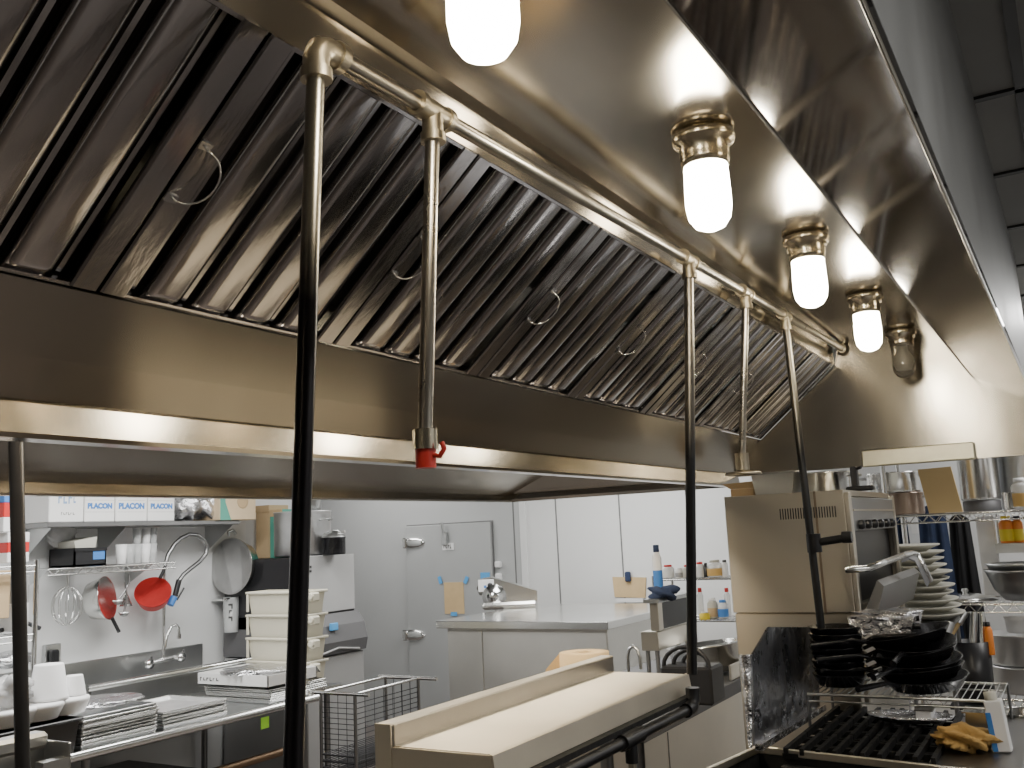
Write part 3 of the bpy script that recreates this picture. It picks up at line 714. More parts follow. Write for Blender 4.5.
def packet(x0, y0, x1, y1, X, D, mats, name, lab, grp=None):
    a = at(x0, y1, x=X); b = at(x1, y0, x=X); t = thing(name, lab, name.split('_')[-1], (X - D / 2, (a.y + b.y) / 2, a.z), group=grp); w = (X - D / 2, (a.y + b.y) / 2, a.z)
    n = len(mats); h = (b.z - a.z) / n
    for i, mt in enumerate(mats): obj('printed_band' if i else 'lower_band', MB().box((X - D, a.y, a.z + i * h), (X, b.y, a.z + (i + 1) * h), .003), mt, t, w)
    return t
GP = 'packets on the far left rack'
packet(3, 488, 13, 532, -4.85, .12, ['white', 'red', 'blue'], 'tall_packet', 'tall red, white and blue packet on the far left rack', GP)
packet(7, 532, 30, 563, -4.85, .12, ['white', 'red', 'white'], 'flat_packet', 'red and white packet behind the black pole on the rack', GP)
packet(-12, 570, 11, 620, -4.80, .2, ['card'], 'cardboard_box', 'small cardboard box low on the far left rack', GP)
packet(14, 575, 30, 632, -4.85, .15, ['white', 'grey_mid'], 'tall_tub', 'grey and white tub beside the black pole on the rack', GP)
c = at(8, 660, x=-5.0); 
solo('foil_tray', lump(tuple(c), .12, seed=14, sq=(.8, 1.2, .35)), 'foil', 'crumpled foil tray on the lower shelf of the far left rack', 'tray')
c = at(26, 628, x=-4.95); zr = at(20, 636, x=-4.75).z
solo('black_tongs', MB().tube([(c.x, c.y - .2, zr + .012), (c.x, c.y, zr + .05), (c.x, c.y + .08, zr + .012)], .012, 8), 'black', 'black tool lying on the middle shelf of the far left rack', 'tool')

# black bin with white foam ware, lower left
a = at(80, 717, x=-3.95)
zb = a.z
bb = thing('bus_bin', 'black bus bin at the table left end under white foam cups', 'bin', (-4.15, a.y - .5, TZ)); bw = (-4.15, a.y - .5, TZ)
m = MB().prism([(-4.5, TZ + .002), (-3.99, TZ + .002), (-3.95, zb), (-4.55, zb)], 'y', a.y - 1.2, a.y)
obj('bin_body', m, 'brownbin', bb, bw)
obj('bin_rim', MB().box((-4.57, a.y - 1.21, zb - .012), (-3.935, a.y + .012, zb), .004), 'black', bb, bw)
def foam_cup(px, pyb, x, R, H_, lab, z0=None):
    c = at(px, pyb, x=x); z0 = zb + .001 if z0 is None else z0
    m = MB().lathe([(R, 0), (R * 1.04, .006), (R * .99, .012), (R * .74, H_), (R * .70, H_ + .004), (.001, H_ + .002)], n=28)
    o = solo('foam_cup_stack', m, 'foam', lab, 'cup', 'white foam ware on the black bin'); o.location = (c.x, c.y, z0); return o
c = at(49, 700, x=-4.05)
def zat(px, py, x): return at(px, py, x=x).z
for (px, x, R, py, lab) in ((48, -4.12, .085, 665, 'tall upturned white foam cup stack beside the black pole'), (74, -4.12, .05, 676, 'small upturned white foam cup stack at the bin right end')):
    foam_cup(px, 700, x, R, zat(px, py, x) - zb - .075, lab, zb + .075)
q = at(45, 700, x=-4.05)
for i, (px, R, sy) in enumerate(((35, .12, 1.0), (66, .10, 1.0), (-2, .13, 1.0), (10, .12, 1))):
    c = at(px, 705, x=-4.12)
    m = MB().lathe([(R * .8, 0), (R, .05), (R * 1.02, .06), (R * .97, .07), (.001, .072)], n=24)
    o = solo('foam_container', m, 'foam', ['round white foam tub just right of the black pole', 'round white foam tub at the right end of the black bin', 'leftmost white foam tub at the photo edge on the black bin', 'white foam tub just left of the black pole'][i], 'container', 'white foam ware on the black bin')
    o.location = (c.x, c.y, zb + .001)
c = at(6, 688, x=-4.12)
solo('plastic_bag', lump((0, 0, 0), .09, seed=21, sq=(.9, 1.3, .7), amp=.3).xf(Matrix.Translation((c.x, c.y, zb + .14))), 'bag', 'clear crumpled bag on the foam tubs at the left edge', 'bag')

# aluminium sheet pans
def sheet_pan(lab, loc, ly, lx, g, src=[None]):
    key = (ly, lx)
    t = thing('sheet_pan', lab, 'pan', loc, group=g)
    m = MB()
    th = .003; h = .021
    m.box((-lx / 2, -ly / 2, 0), (lx / 2, ly / 2, th))
    for sx in (-1, 1):
        m.prism([(sx * lx / 2, 0), (sx * (lx / 2 + .012), h), (sx * (lx / 2 + .009), h), (sx * (lx / 2 - .003), th)], 'y', -ly / 2 - .008, ly / 2 + .008)
        m.add([(-lx / 2 - .008, sx * ly / 2, 0), (lx / 2 + .008, sx * ly / 2, 0), (lx / 2 + .012, sx * (ly / 2 + .012), h), (-lx / 2 - .012, sx * (ly / 2 + .012), h),
               (-lx / 2 - .008, sx * (ly / 2 - .003), th), (lx / 2 + .008, sx * (ly / 2 - .003), th), (lx / 2 + .012, sx * (ly / 2 + .009), h), (-lx / 2 - .012, sx * (ly / 2 + .009), h)],
              [(0, 1, 2, 3), (4, 5, 6, 7), (2, 3, 7, 6), (0, 3, 7, 4), (1, 2, 6, 5)])
    obj('pan_tray', m, 'alum', t)
    m = MB().tube([(lx / 2 + .011, -ly / 2 - .01, h), (lx / 2 + .011, ly / 2 + .01, h)], .0035, 6).tube([(-lx / 2 - .011, -ly / 2 - .01, h), (-lx / 2 - .011, ly / 2 + .01, h)], .0035, 6)
    m.tube([(-lx / 2 - .011, -ly / 2 - .011, h), (lx / 2 + .011, -ly / 2 - .011, h)], .0035, 6).tube([(-lx / 2 - .011, ly / 2 + .011, h), (lx / 2 + .011, ly / 2 + .011, h)], .0035, 6)
    obj('pan_rim', m, 'ss_bright', t)
    return t
CN = ['lowest', 'second', 'third', 'fourth', 'fifth', 'sixth', 'seventh', 'eighth', 'ninth', 'tenth']
def pan_stack(p0, p1, ptop, nn, desc, g, depth=.42, x=-4.0, yaw=0):
    a = at(*p0, x=x); b = at(*p1, x=x); h = at(*ptop, x=x).z - TZ; step = h / nn
    cy = (a.y + b.y) / 2; first = None
    for i in range(nn):
        lab = '%s aluminium sheet pan in the %s' % ('topmost' if i == nn - 1 else CN[i], desc)
        loc = (x - depth / 2 + random.uniform(-.006, .006), cy + random.uniform(-.008, .008), TZ + .002 + i * step)
        if first is None: first = sheet_pan(lab, loc, b.y - a.y - .03, depth, g)
        else: dup(first, loc, lab, rz=random.uniform(-.012, .012))
    return cy, b.y - a.y, TZ + nn * step + .02
st1 = pan_stack((80, 747), (157, 728), (157, 704), 9, 'tall stack at the table left end', 'sheet pans in the tall stack')
st2 = pan_stack((161, 727), (226, 711), (226, 700), 5, 'low middle stack on the dish table', 'sheet pans in the low stack')
c3 = at(268, 711, x=-4.02); lft = at(206, 705, y=c3.y).x; D3 = -4.02 - lft
st3 = pan_stack((268, 711), (325, 697), (268, 693), 6, 'stack under the white carton', 'sheet pans under the carton', D3, -4.02)
q = at(120, 698, x=-4.2)
solo('paper_sheet', lump((0, 0, 0), .16, seed=33, sq=(.9, 1.3, .10), amp=.3).xf(Matrix.Translation((-4.22, st1[0], st1[2] + .012))), 'foil', 'crumpled foil sheet lying on the tall pan stack', 'foil')
# white flat carton with papers
a = at(200, 690, x=-4.03); b = at(262, 690, x=-4.03)
zc = st3[2] + .012
hc = at(200, 674, x=-4.03).z - zc
fx = thing('flat_carton', 'flat white printed carton on the pan stack with loose foil inside', 'box', (-4.3, st3[0], zc)); fw = (-4.3, st3[0], zc)
y0, y1 = c3.y - .03, min(4.38, c3.y + st3[1] + .02); XL = lft - .04
zt = zc + .065
m = MB().box((XL, y0, zc), (-3.99, y1, zc + .005)).box((-3.995, y0, zc), (-3.99, y1, zt)).box((XL, y0, zc), (XL + .005, y1, zt)).box((XL, y0, zc), (-3.99, y0 + .005, zt)).box((XL, y1 - .005, zc), (-3.99, y1, zt))
obj('box_body', m, 'paper', fx, fw)
obj('flap', MB().add([(-3.99, y1, zt), (XL + .1, y1, zt), (XL + .15, y1 + .10, zt - .05), (-4.05, y1 + .10, zt - .05)], [(0, 1, 2, 3)]), 'white', fx, fw)
marks('print', .16, .022, 'ink', fx, (-.15, y0 - st3[0] - .002, .033), (PI / 2, 0, 0))
solo('foil_sheets', lump((0, 0, 0), .2, seed=5, sq=(.85, 1.0, .12), amp=.25).xf(Matrix.Translation(((XL - 4.0) / 2, (y0 + y1) / 2, zt + .0))), 'foil', 'crumpled silver foil heaped in the flat white carton', 'foil')

# beige bins
YB = 4.42
a = at(248, 593, y=YB); b = at(305, 593, y=YB); pit = .140
zt = at(285, 592, y=YB).z
xa, xb = a.x, b.x
GB = 'beige bus tubs stacked behind the pan stacks'
b0 = None; z0 = zt - 4 * pit
for i in range(4):
    lab = ['lowest beige bus tub in the stack, mostly hidden', 'beige bus tub second from the bottom of its stack', 'beige bus tub third from the bottom of its stack', 'topmost beige bus tub of the stack beside the pipe'][i]
    loc = ((xa + xb) / 2, YB, max(TZ + .002, z0) + i * pit)
    if b0: dup(b0, loc, lab); continue
    b0 = thing('bus_tub', lab, 'tub', loc, group=GB)
    w_ = (xb - xa) / 2; m = MB()
    H_ = pit + .004
    m.add([(-w_ + .02, .012, 0), (w_ - .02, .012, 0), (w_, 0, H_), (-w_, 0, H_), (-w_ + .02, .17, 0), (w_ - .02, .17, 0), (w_, .18, H_), (-w_, .18, H_)],
          [(0, 1, 2, 3), (4, 5, 6, 7), (0, 3, 7, 4), (1, 2, 6, 5), (0, 1, 5, 4)])
    obj('tub_body', m, 'beige', b0)
    m = MB()
    m.box((-w_ - .012, -.014, H_ - .016), (w_ + .012, 0, H_), .004).box((-w_ - .012, .18, H_ - .016), (w_ + .012, .194, H_), .004)
    m.box((-w_ - .014, -.014, H_ - .016), (-w_, .194, H_), .004).box((w_, -.014, H_ - .016), (w_ + .014, .194, H_), .004)
    m.box((-w_ - .004, -.014, 0.02), (-w_ + .014, -.002, H_ - .016), .003)
    obj('tub_rim', m, 'beige', b0)
    m = MB().box((w_ + .004, .018, H_ - .065), (w_ + .05, .08, H_ - .012), .008)
    m.lathe([(.012, 0), (.022, 0), (.022, .01), (.012, .01)], (w_ + .028, .02, H_ - .035), 14, Matrix.Rotation(PI / 2, 3, 'X'))
    obj('handle', m, 'beige', b0)
    obj('handle_recess_shade', MB().lathe([(.001, .002), (.013, .002)], (w_ + .028, .019, H_ - .035), 14, Matrix.Rotation(PI / 2, 3, 'X')), 'beige_shade', b0)  # flat disc, the hole's shade is in its colour

# ice machine and its bin
XI = -4.62
YI = at(300, 556, x=XI).y
YI = max(YI, 4.80); YJ = at(354, 554, x=XI).y
im = thing('ice_machine', 'grey ice machine head on a dark slanted bin behind the tubs', 'ice machine', (-5.0, (YI + YJ) / 2, 0)); iw = (-5.0, (YI + YJ) / 2, 0)
PXI = lambda px, py: at(px, py, x=XI)
zt = PXI(330, 555).z; zb_ = PXI(330, 612).z
obj('head_front', MB().box((XI - .02, YI, zb_), (XI, YJ, zt), .004), plain('ice head grey', (.40, .40, .40), .45, noise=.04), im, iw)
obj('head_side', MB().box((-5.36, YI + .001, zb_ - .1), (XI - .021, YJ + .02, zt - .006), .006), 'black', im, iw)
obj('vent_slots', MB().box((XI, YI + .03, zt - .11), (XI + .003, YI + .11, zt - .095)).box((XI, YI + .03, zt - .08), (XI + .003, YI + .11, zt - .065)), 'black', im, iw)
z2 = PXI(330, 655).z
obj('bin_hood', MB().prism([(-5.36, zb_ - .012), (XI, zb_ - .012), (XI + .06, zb_ - .09), (XI + .09, zb_ - .2), (XI + .07, z2 + .01), (-5.36, z2 + .01)], 'y', YI + .001, YJ + .03), 'grey_dark', im, iw)
obj('bin_lip', MB().tube([(XI + .075, YI + .1, z2 + .02), (XI + .085, (YI + YJ) / 2, z2 + .05), (XI + .075, YJ - .05, z2 + .02)], .008, 8), 'grey_mid', im, iw)
obj('base_cabinet', MB().box((-5.36, YI + .005, .10), (XI + .05, YJ + .03, z2), .006), 'grey_mid', im, iw)
for y in (YI + .08, YJ - .05): obj('foot', MB().tube([(XI, y, 0), (XI, y, .10)], .02, 10), 'ss', im, iw)
q = at(333, 626, x=XI + .075); obj('blue_tape', MB().box((XI + .07, q.y - .035, q.z - .03), (XI + .095, q.y + .035, q.z + .02), .004), 'tape', im, iw)
YM = (YI + YJ) / 2
P = lambda px, py: at(px, py, y=YM)
q = P(303, 553); R = (P(325, 540) - P(283, 540)).length / 2
def lidpot(name, lab, loc, R, H_, mat, rim=True, group=None, handles=True):
    t = thing(name, lab, 'pot', loc, group=group)
    obj('pot_body', MB().lathe([(.001, 0), (R * .97, 0), (R, .01), (R, H_ - .008), (R * 1.025, H_ - .006), (R * 1.025, H_), (R * .98, H_), (R * .97, .012), (.001, .01)], n=40), mat, t)
    if handles:
        for s in (-1, 1):
            obj('handle', MB().tube([(s * R, -.05, H_ * .78), (s * (R + .035), -.045, H_ * .80), (s * (R + .035), .045, H_ * .80), (s * R, .05, H_ * .78)], .006, 8), 'ss', t)
    return t
H1 = P(303, 512).z - zt
pot = lidpot('stockpot', 'tall aluminium stockpot on top of the ice machine', (q.x, YM, zt + .002), R * 1.0, H1, 'alum')
c = P(312, 512)
lidpot('steel_canister', 'narrow steel canister standing in the tall stockpot', (c.x - .01, YM, zt + .02), .075, P(312, 494).z - zt + .03, 'ss', handles=False)
c = P(334, 553)
sp = lidpot('saucepan', 'small black saucepan beside the stockpot on the ice machine', (c.x + .0, YM + .0, zt + .002), .082, .12, 'pan_black', handles=False)
obj('pan_lid', MB().lathe([(.088, .122), (.07, .15), (.03, .17), (.001, .172)], n=24), 'ss', sp)
obj('long_handle', MB().tube([(.07, -.03, .15), (.17, -.08, .155)], .009, 8), 'ss_bright', sp)
for i, (x0, x1, yt, mt, lab) in enumerate(((256, 270, 506, 'card', 'brown cardboard box standing beside the produce box'), (270, 283, 510, 'green', 'teal printed box between brown box and stockpot'))):
    a = P(x0, 553); b = P(x1, 553); z1 = P(x0, yt).z
    t = thing('upright_box', lab, 'box', ((a.x + b.x) / 2, YM, zt)); w = ((a.x + b.x) / 2, YM, zt)
    obj('box_body', MB().box((a.x, YM, zt - .004), (b.x - .004, YM + .2, z1), .003), mt, t, w)
    obj('box_flap', MB().box((a.x, YM - .005, z1 - .05), (b.x - .004, YM, z1)), 'card', t, w)

# wire cart right of the dish table
zc = .95
rc = thing('wire_cart', 'chrome topped black wire cart at the end of the dish table', 'cart', (-3.6, 4.4, 0)); rcw = (-3.6, 4.4, 0)
A0 = at(330, 692, z=zc); A1 = at(368, 695, z=zc); B0 = at(357, 674, z=zc); B1 = at(424, 678.5, z=zc)
ya_, yb_ = A1.y, B1.y
xs0, xs1 = at(331, 690, z=zc).x, at(360, 693, z=zc).x
m = MB().tube([(xs0 - .05, ya_, zc), (xs1 + .10, ya_, zc)], .011, 10).tube([(xs0 - .05, yb_, zc), (xs1 + .14, yb_, zc)], .011, 10)
for x in (xs0, xs1): m.tube([(x, ya_, zc), (x, yb_, zc)], .008, 8)
obj('top_frame', m, 'chrome', rc, rcw)
for x in (xs0, xs1):
    for y in (ya_, yb_): obj('post', MB().tube([(x, y, .05), (x, y, zc)], .010, 8), 'ss_dark', rc, rcw)
m = MB()
for k in range(14):
    z = zc - .05 - k * .028
    m.tube([(xs1, ya_, z), (xs1, yb_, z)], .0025, 4); m.tube([(xs0, ya_, z), (xs1, ya_, z)], .002, 4)
for k in range(1, 7):
    y = ya_ + (yb_ - ya_) * k / 7; m.tube([(xs1, y, .1), (xs1, y, zc)], .0022, 4)
for k in range(1, 4):
    x = xs0 + (xs1 - xs0) * k / 4; m.tube([(x, ya_, .1), (x, ya_, zc)], .0022, 4); m.tube([(x, yb_, .1), (x, yb_, zc)], .0022, 4)
obj('wire_side', m, 'black', rc, rcw)
for zz_ in (.62, .585, .55, .515, .30):
    m = MB()
    for k in range(9): x = xs0 + (xs1 - xs0) * k / 8; m.tube([(x, ya_, zz_), (x, yb_, zz_)], .003, 4)
    m.tube([(xs0, ya_, zz_), (xs1, ya_, zz_)], .005, 5).tube([(xs0, yb_, zz_), (xs1, yb_, zz_)], .005, 5)
    obj('wire_shelf', m, 'black', rc, rcw)
for x in (xs0, xs1):
    for y in (ya_, yb_): obj('caster', MB().lathe([(.001, -.012), (.025, -.012), (.025, .012), (.001, .012)], (x, y, .026), 14, Matrix.Rotation(PI / 2, 3, 'Y')), 'black', rc, rcw)
# dark clutter under table
a = at(268, 722, x=-3.92)
solo('lime_tag', MB().box((-3.945, a.y - .03, a.z - .035), (-3.942, a.y + .03, a.z + .025)), 'limegreen', 'lime green tag hanging under the dish table edge', 'tag')
solo('storage_crate', MB().box((-5.3, 2.2, .001), (-4.2, 4.1, .5), .02), 'black', 'dark storage crate under the dish table', 'crate')

# steel tray corner at the lower left edge
lc = thing('steel_overshelf', 'bare steel overshelf corner at the lower left edge of the view', 'shelf', (-2.1, .9, 1.0)); lw = (-2.1, .9, 1.0)
ye = at(50, 731, x=-2.03).y
zt = at(50, 731, x=-2.03).z
obj('top_flange', MB().box((-2.08, -.6, zt - .035), (-2.03, ye, zt), .008), 'ss', lc, lw)
obj('back_sheet', MB().box((-2.07, -.6, zt - .35), (-2.05, ye, zt - .036)), 'ss', lc, lw)
obj('end_plate', MB().box((-2.06, ye - .0, zt - .40), (-1.96, ye + .006, zt - .02), .002).box((-1.99, ye - .06, zt - .4), (-1.96, ye, zt - .05)), 'ss', lc, lw)
obj('bracket_leg', MB().tube([(-2.06, ye - .05, .0), (-2.06, ye - .05, zt - .3)], .015, 8), 'ss_dark', lc, lw)

# ============================================================ MIDDLE
tr = thing('steel_overshelf', 'long stainless steel overshelf with raised back edge under the hood pipes', 'shelf', (-1.05, 1.95, 1.0)); tw = (-1.05, 1.95, 1.0)
ty0, ty1 = 1.475, 2.43
obj('shelf_surface', MB().box((-1.155, ty0, 1.375), (-.942, ty1, 1.385)), 'ss_tray', tr, tw)
obj('back_edge', MB().box((-1.195, ty0, 1.30), (-1.155, ty1 + .03, 1.424), .003), 'ss_splash', tr, tw)
obj('front_apron', MB().prism([(-.942, 1.385), (-.936, 1.383), (-.93, 1.338), (-.945, 1.338)], 'y', ty0 - .002, ty1 + .02), 'ss_tray', tr, tw)
obj('end_plate', MB().box((-1.195, ty0 - .004, 1.02), (-.94, ty0, 1.383)).box((-1.195, ty0 - .006, 1.02), (-1.157, ty0 - .003, 1.424)), 'ss_tray', tr, tw)
for y in (ty0 + .01, ty1 - .02): obj('leg', MB().tube([(-1.17, y, 0), (-1.17, y, 1.31)], .018, 10), 'ss_dark', tr, tw)
obj('under_panel', MB().box((-1.15, ty0 + .5, .4), (-1.10, ty0 + .52, 1.37)), 'ss_dark', tr, tw)
gm = thing('gas_manifold', 'black gas pipe running below the overshelf front edge', 'pipe', (-.905, 1.9, 1.30)); gw = (-.905, 1.9, 1.30)
obj('main_pipe', MB().tube([(-.905, .9, 1.312), (-.905, 2.36, 1.312)], .0125, 12), 'pipe_black', gm, gw)
obj('angle_bar', MB().box((-.935, 1.0, 1.325), (-.912, 2.42, 1.337)), 'black_iron', gm, gw)
obj('elbow_fitting', MB().tube([(-.905, 2.33, 1.312), (-.905, 2.365, 1.314), (-.903, 2.38, 1.33), (-.902, 2.38, 1.36)], .018, 12), 'pipe_black', gm, gw)
q = at(630, 728, x=-.905)
obj('tee_fitting', MB().tube([(-.905, q.y - .05, 1.312), (-.905, q.y + .05, 1.312)], .018, 12).tube([(-.905, q.y, 1.312), (-.905, q.y, 1.262)], .014, 12), 'pipe_black', gm, gw)
m = MB().tube([(-.905, q.y, 1.262), (-.905, q.y, 1.215)], .009, 10)
m.tube([Vector((-.905, q.y + .018 * math.cos(2 * PI * i / 14), 1.205 + .016 * math.sin(2 * PI * i / 14))) for i in range(15)], .004, 6)
obj('ring_valve', m, 'brass', gm, gw)
# hidden counter carrying the paper roll
ct2 = thing('work_counter', 'low steel counter behind the overshelf back edge', 'counter', (-1.45, 2.7, 0)); c2w = (-1.45, 2.7, 0)
obj('counter_top', MB().box((-1.62, 2.42, 1.17), (-1.30, 3.0, 1.20), .004), 'ss', ct2, c2w)
for x in (-1.6, -1.32):
    for y in (2.45, 2.97): obj('leg', MB().tube([(x, y, 0), (x, y, 1.17)], .015, 8), 'ss_dark', ct2, c2w)
q = at(584, 652, y=2.75)
rl = thing('kraft_paper_roll', 'brown kraft paper roll with core hole standing behind the overshelf', 'paper roll', (q.x, 2.75, 1.201))
hr = q.z - 1.201; R = .078
obj('roll', MB().lathe([(.018, 0), (R, 0), (R, hr), (.018, hr), (.018, 0)], n=40), 'kraft', rl)
obj('cardboard_core', MB().lathe([(.016, .01), (.018, hr + .002), (.015, hr + .002), (.013, .01)], n=20), 'card', rl)
obj('loose_end', MB().add([(-R, -.01, hr), (-R - .035, -.05, hr - .05), (-R - .05, -.07, 0), (-R, -.02, 0)], [(0, 1, 2, 3)]), 'kraft', rl)

# prep refrigerator with wide steel top
pz = 1.2
a = at(436, 621, z=pz); b = at(607, 622, z=pz); yb2 = at(530, 604, z=pz).y; yb2 = min(yb2, 7.5)
pf = thing('prep_refrigerator', 'wide stainless prep refrigerator with flat steel top before the cold room', 'refrigerator', ((a.x + b.x) / 2, (a.y + yb2) / 2, 0)); pfw = ((a.x + b.x) / 2, (a.y + yb2) / 2, 0)
y0 = (a.y + b.y) / 2
obj('steel_top', MB().box((a.x, y0, pz - .05), (b.x, yb2, pz), .004), steel('prep top', (.80, .80, .79), .22), pf, pfw)
cbx0 = at(447, 640, y=y0 + .04).x
obj('cabinet', MB().box((cbx0, y0 + .05, .12), (b.x - .03, yb2 - .02, pz - .05), .004), 'ss_front', pf, pfw)
xs = at(484, 660, y=y0 + .05).x
obj('door', MB().box((cbx0 + .005, y0 + .04, .2), (xs - .004, y0 + .049, pz - .07), .002), 'ss_front', pf, pfw)
obj('door', MB().box((xs + .004, y0 + .04, .2), (b.x - .035, y0 + .049, pz - .07), .002), 'ss_front', pf, pfw)
for x in (cbx0 + .06, b.x - .1):
    for y in (y0 + .12, yb2 - .12): obj('leg', MB().tube([(x, y, 0), (x, y, .12)], .025, 10), 'ss_dark', pf, pfw)
# slicer on its left back corner
q = at(508, 608, z=pz)
sl = thing('food_slicer', 'white and chrome food slicer on the prep refrigerator top', 'slicer', (q.x, q.y, pz), rz=.5)
obj('base', MB().box((-.2, -.14, 0), (.24, .14, .055), .02), 'ss_bright', sl)
m = MB().prism([(-.22, .12), (-.24, .17), (-.20, .24), (-.12, .25), (.24, .13), (.24, .05), (-.1, .055)], 'y', -.09, .09)
obj('motor_body', m, 'ss_bright', sl)
obj('control_face', MB().box((-.225, -.096, .14), (-.10, -.091, .235), .002), 'white', sl)
obj('dial', MB().lathe([(.001, .012), (.018, .01), (.02, 0)], (-.13, -.096, .19), 16, Matrix.Rotation(PI / 2, 3, 'X')), 'black', sl)
obj('blue_label', MB().box((-.18, -.0975, .17), (-.16, -.0965, .19)), 'blue', sl)
obj('blade_guard', MB().lathe([(.001, .0), (.09, .0), (.095, .012), (.001, .02)], (-.1, -.1, .10), 24, Matrix.Rotation(PI / 2, 3, 'X')), 'chrome', sl)
a = at(612, 577, y=7.58); b = at(647, 598, y=7.58)
nt_ = solo('kraft_notice', MB().prism([(a.x, a.z), (b.x, a.z - .01), (b.x - .02, b.z), (a.x + .01, b.z + .01)], 'y', 7.585, 7.597), 'kraft', 'brown paper sheet clipped on the white panel wall', 'notice')
q = at(628, 577, y=7.57); obj('blue_clip', MB().box((q.x - .025, 7.55, q.z - .04), (q.x + .025, 7.584, q.z + .045), .01), 'navy', nt_)
q = at(631, 600, y=7.58); obj('white_strip', MB().box((q.x - .14, 7.588, q.z - .02), (q.x + .11, 7.598, q.z + .015)), 'white', nt_)

# counter cabinet beyond, with bowl and stand
cx_ = -1.62
e1 = at(701, 701, x=cx_); e2 = at(737, 673, x=cx_)
cz = (e1.z + e2.z) / 2
cc = thing('steel_cabinet', 'low stainless cabinet with dark top edge left of the oven', 'cabinet', (-1.95, 4.2, 0)); ccw = (-1.95, 4.2, 0)
ys0 = at(632, 745, x=cx_).y
obj('cabinet_body', MB().box((-2.3, ys0, .08), (cx_, 5.6, cz - .07), .004), steel('cabinet steel', (.68, .64, .57), .38, vs=2), cc, ccw)
obj('top_edge', MB().box((-2.32, ys0 - .01, cz - .07), (cx_ + .015, 5.61, cz), .005), 'grey_dark', cc, ccw)
ym = at(668, 740, x=cx_).y
obj('door_seam', MB().box((cx_, ym - .004, .1), (cx_ + .002, ym + .004, cz - .08)), 'seam', cc, ccw)
obj('handle', MB().tube([(cx_ + .002, ym + .04, cz - .5), (cx_ + .03, ym + .04, cz - .49), (cx_ + .03, ym + .04, cz - .36), (cx_ + .002, ym + .04, cz - .35)], .006, 8), 'chrome', cc, ccw)
for y in (ys0 + .08, 5.5): obj('foot', MB().box((-2.25, y - .03, 0), (-1.68, y + .03, .08)), 'black', cc, ccw)
q = at(716, 668, x=cx_ - .16)
bw_ = thing('steam_kettle', 'open round steel kettle drum resting on the low cabinet', 'kettle', (cx_ - .19, q.y, cz + .001))
hk = at(705, 630, x=cx_ - .3).z - cz
RR = .20
obj('drum', MB().lathe([(.001, .01), (RR * .86, .01), (RR, .05), (RR, hk * .7), (RR * 1.06, hk * .72), (RR * 1.06, hk * .78), (RR * .94, hk * .78), (RR * .92, .05), (.001, .03)], n=36, mat=Matrix.Rotation(-.12, 3, 'Y')), 'ss_bright', bw_)
obj('apron_band', MB().box((RR * .93, -.26, .0), (RR * .99, .30, hk * .40), .004), 'ss_warm', bw_)
# stand / warmer
ux = at(658, 640, y=4.5).x; ux0 = at(641, 640, y=4.5).x
u = thing('countertop_warmer', 'stainless two-tier countertop warmer with a dark open bay', 'warmer', (ux, 4.6, cz)); uw = (ux, 4.6, cz)
P = lambda px, py: at(px, py, y=4.5)
yend = 4.98
obj('lower_body', MB().box((ux0, 4.5, P(650, 651).z), (ux, yend, P(650, 632).z), .004), 'ss_warm', u, uw)
for x in (ux0 + .02, ux - .02):
    for y in (4.53, yend - .03): obj('leg', MB().tube([(x, y, cz), (x, y, P(650, 650).z)], .012, 8), 'ss_dark', u, uw)
p0 = P(649, 603)
obj('end_post', MB().box((p0.x, 4.5, P(650, 631).z), (P(657.5, 603).x, 4.56, p0.z), .003), 'ss_warm', u, uw)
obj('dark_bay', MB().box((p0.x, 4.562, P(650, 631).z), (ux - .01, yend - .02, p0.z)), 'black', u, uw)
obj('top_shelf', MB().box((P(645, 600).x, 4.47, p0.z), (ux + .03, yend, p0.z + .02), .003), 'ss', u, uw)
m = MB()
c = at(665, 664, y=4.1)
for k in range(3):
    r_ = .09 - k * .02
    m.tube([(c.x + .08 + r_ * 1.2 * math.cos(PI * i / 10), 4.15 + .06 * k, c.z - .02 + r_ * math.sin(PI * i / 10)) for i in range(11)], .010, 8)
solo('rubber_hoses', m.box((c.x - .04, 4.13, cz + .001), (c.x + .2, 4.3, c.z - .015), .01), 'black', 'black looped hoses on the cabinet in front of the warmer', 'hose', w=(c.x, 4.2, cz))
c = at(634, 662, y=4.0)
t = thing('tap', 'arched chrome tap loop between prep refrigerator and hoses', 'tap', (c.x, 4.0, cz))
obj('arched_neck', MB().tube([(-.03, 0, 0), (-.03, 0, c.z - cz + .02), (-.02, 0, c.z - cz + .055), (0, 0, c.z - cz + .068), (.02, 0, c.z - cz + .055), (.03, 0, c.z - cz + .02), (.03, 0, c.z - cz - .03)], .008, 10), 'ss', t)
obj('tap_base', MB().lathe([(.03, 0), (.03, .01), (.014, .03), (.001, .03)], (-.03, 0, 0), 16), 'chrome', t)

# bottles
bs = thing('wire_shelf', 'small wire shelf with condiment jars left of the oven', 'shelf', (-1.85, 5.2, 0)); bsw = (-1.85, 5.2, 0)
zsh = at(700, 581, y=5.05).z; zsl = at(705, 622, y=5.05).z - .015
bx0, bx1 = at(661, 580, y=5.42).x, at(733, 580, y=5.05).x
m_ = [zsh, zsl]
for z in m_:
    m = MB()
    for y in (5.30, 5.42, 5.6): m.tube([(bx0, y, z - .006), (bx1, y, z - .006)], .005, 6)
    for k in range(26): x = bx0 + (bx1 - bx0) * k / 25; m.tube([(x, 5.30, z - .003), (x, 5.6, z - .003)], .0025, 4)
    obj('wire_deck', m, 'chrome', bs, bsw)
for x in (bx0, bx1):
    for y in (5.30, 5.6): obj('post', MB().tube([(x, y, cz if x < cx_ else 0.0), (x, y, zsh + .02)], .009, 8), 'chrome', bs, bsw)
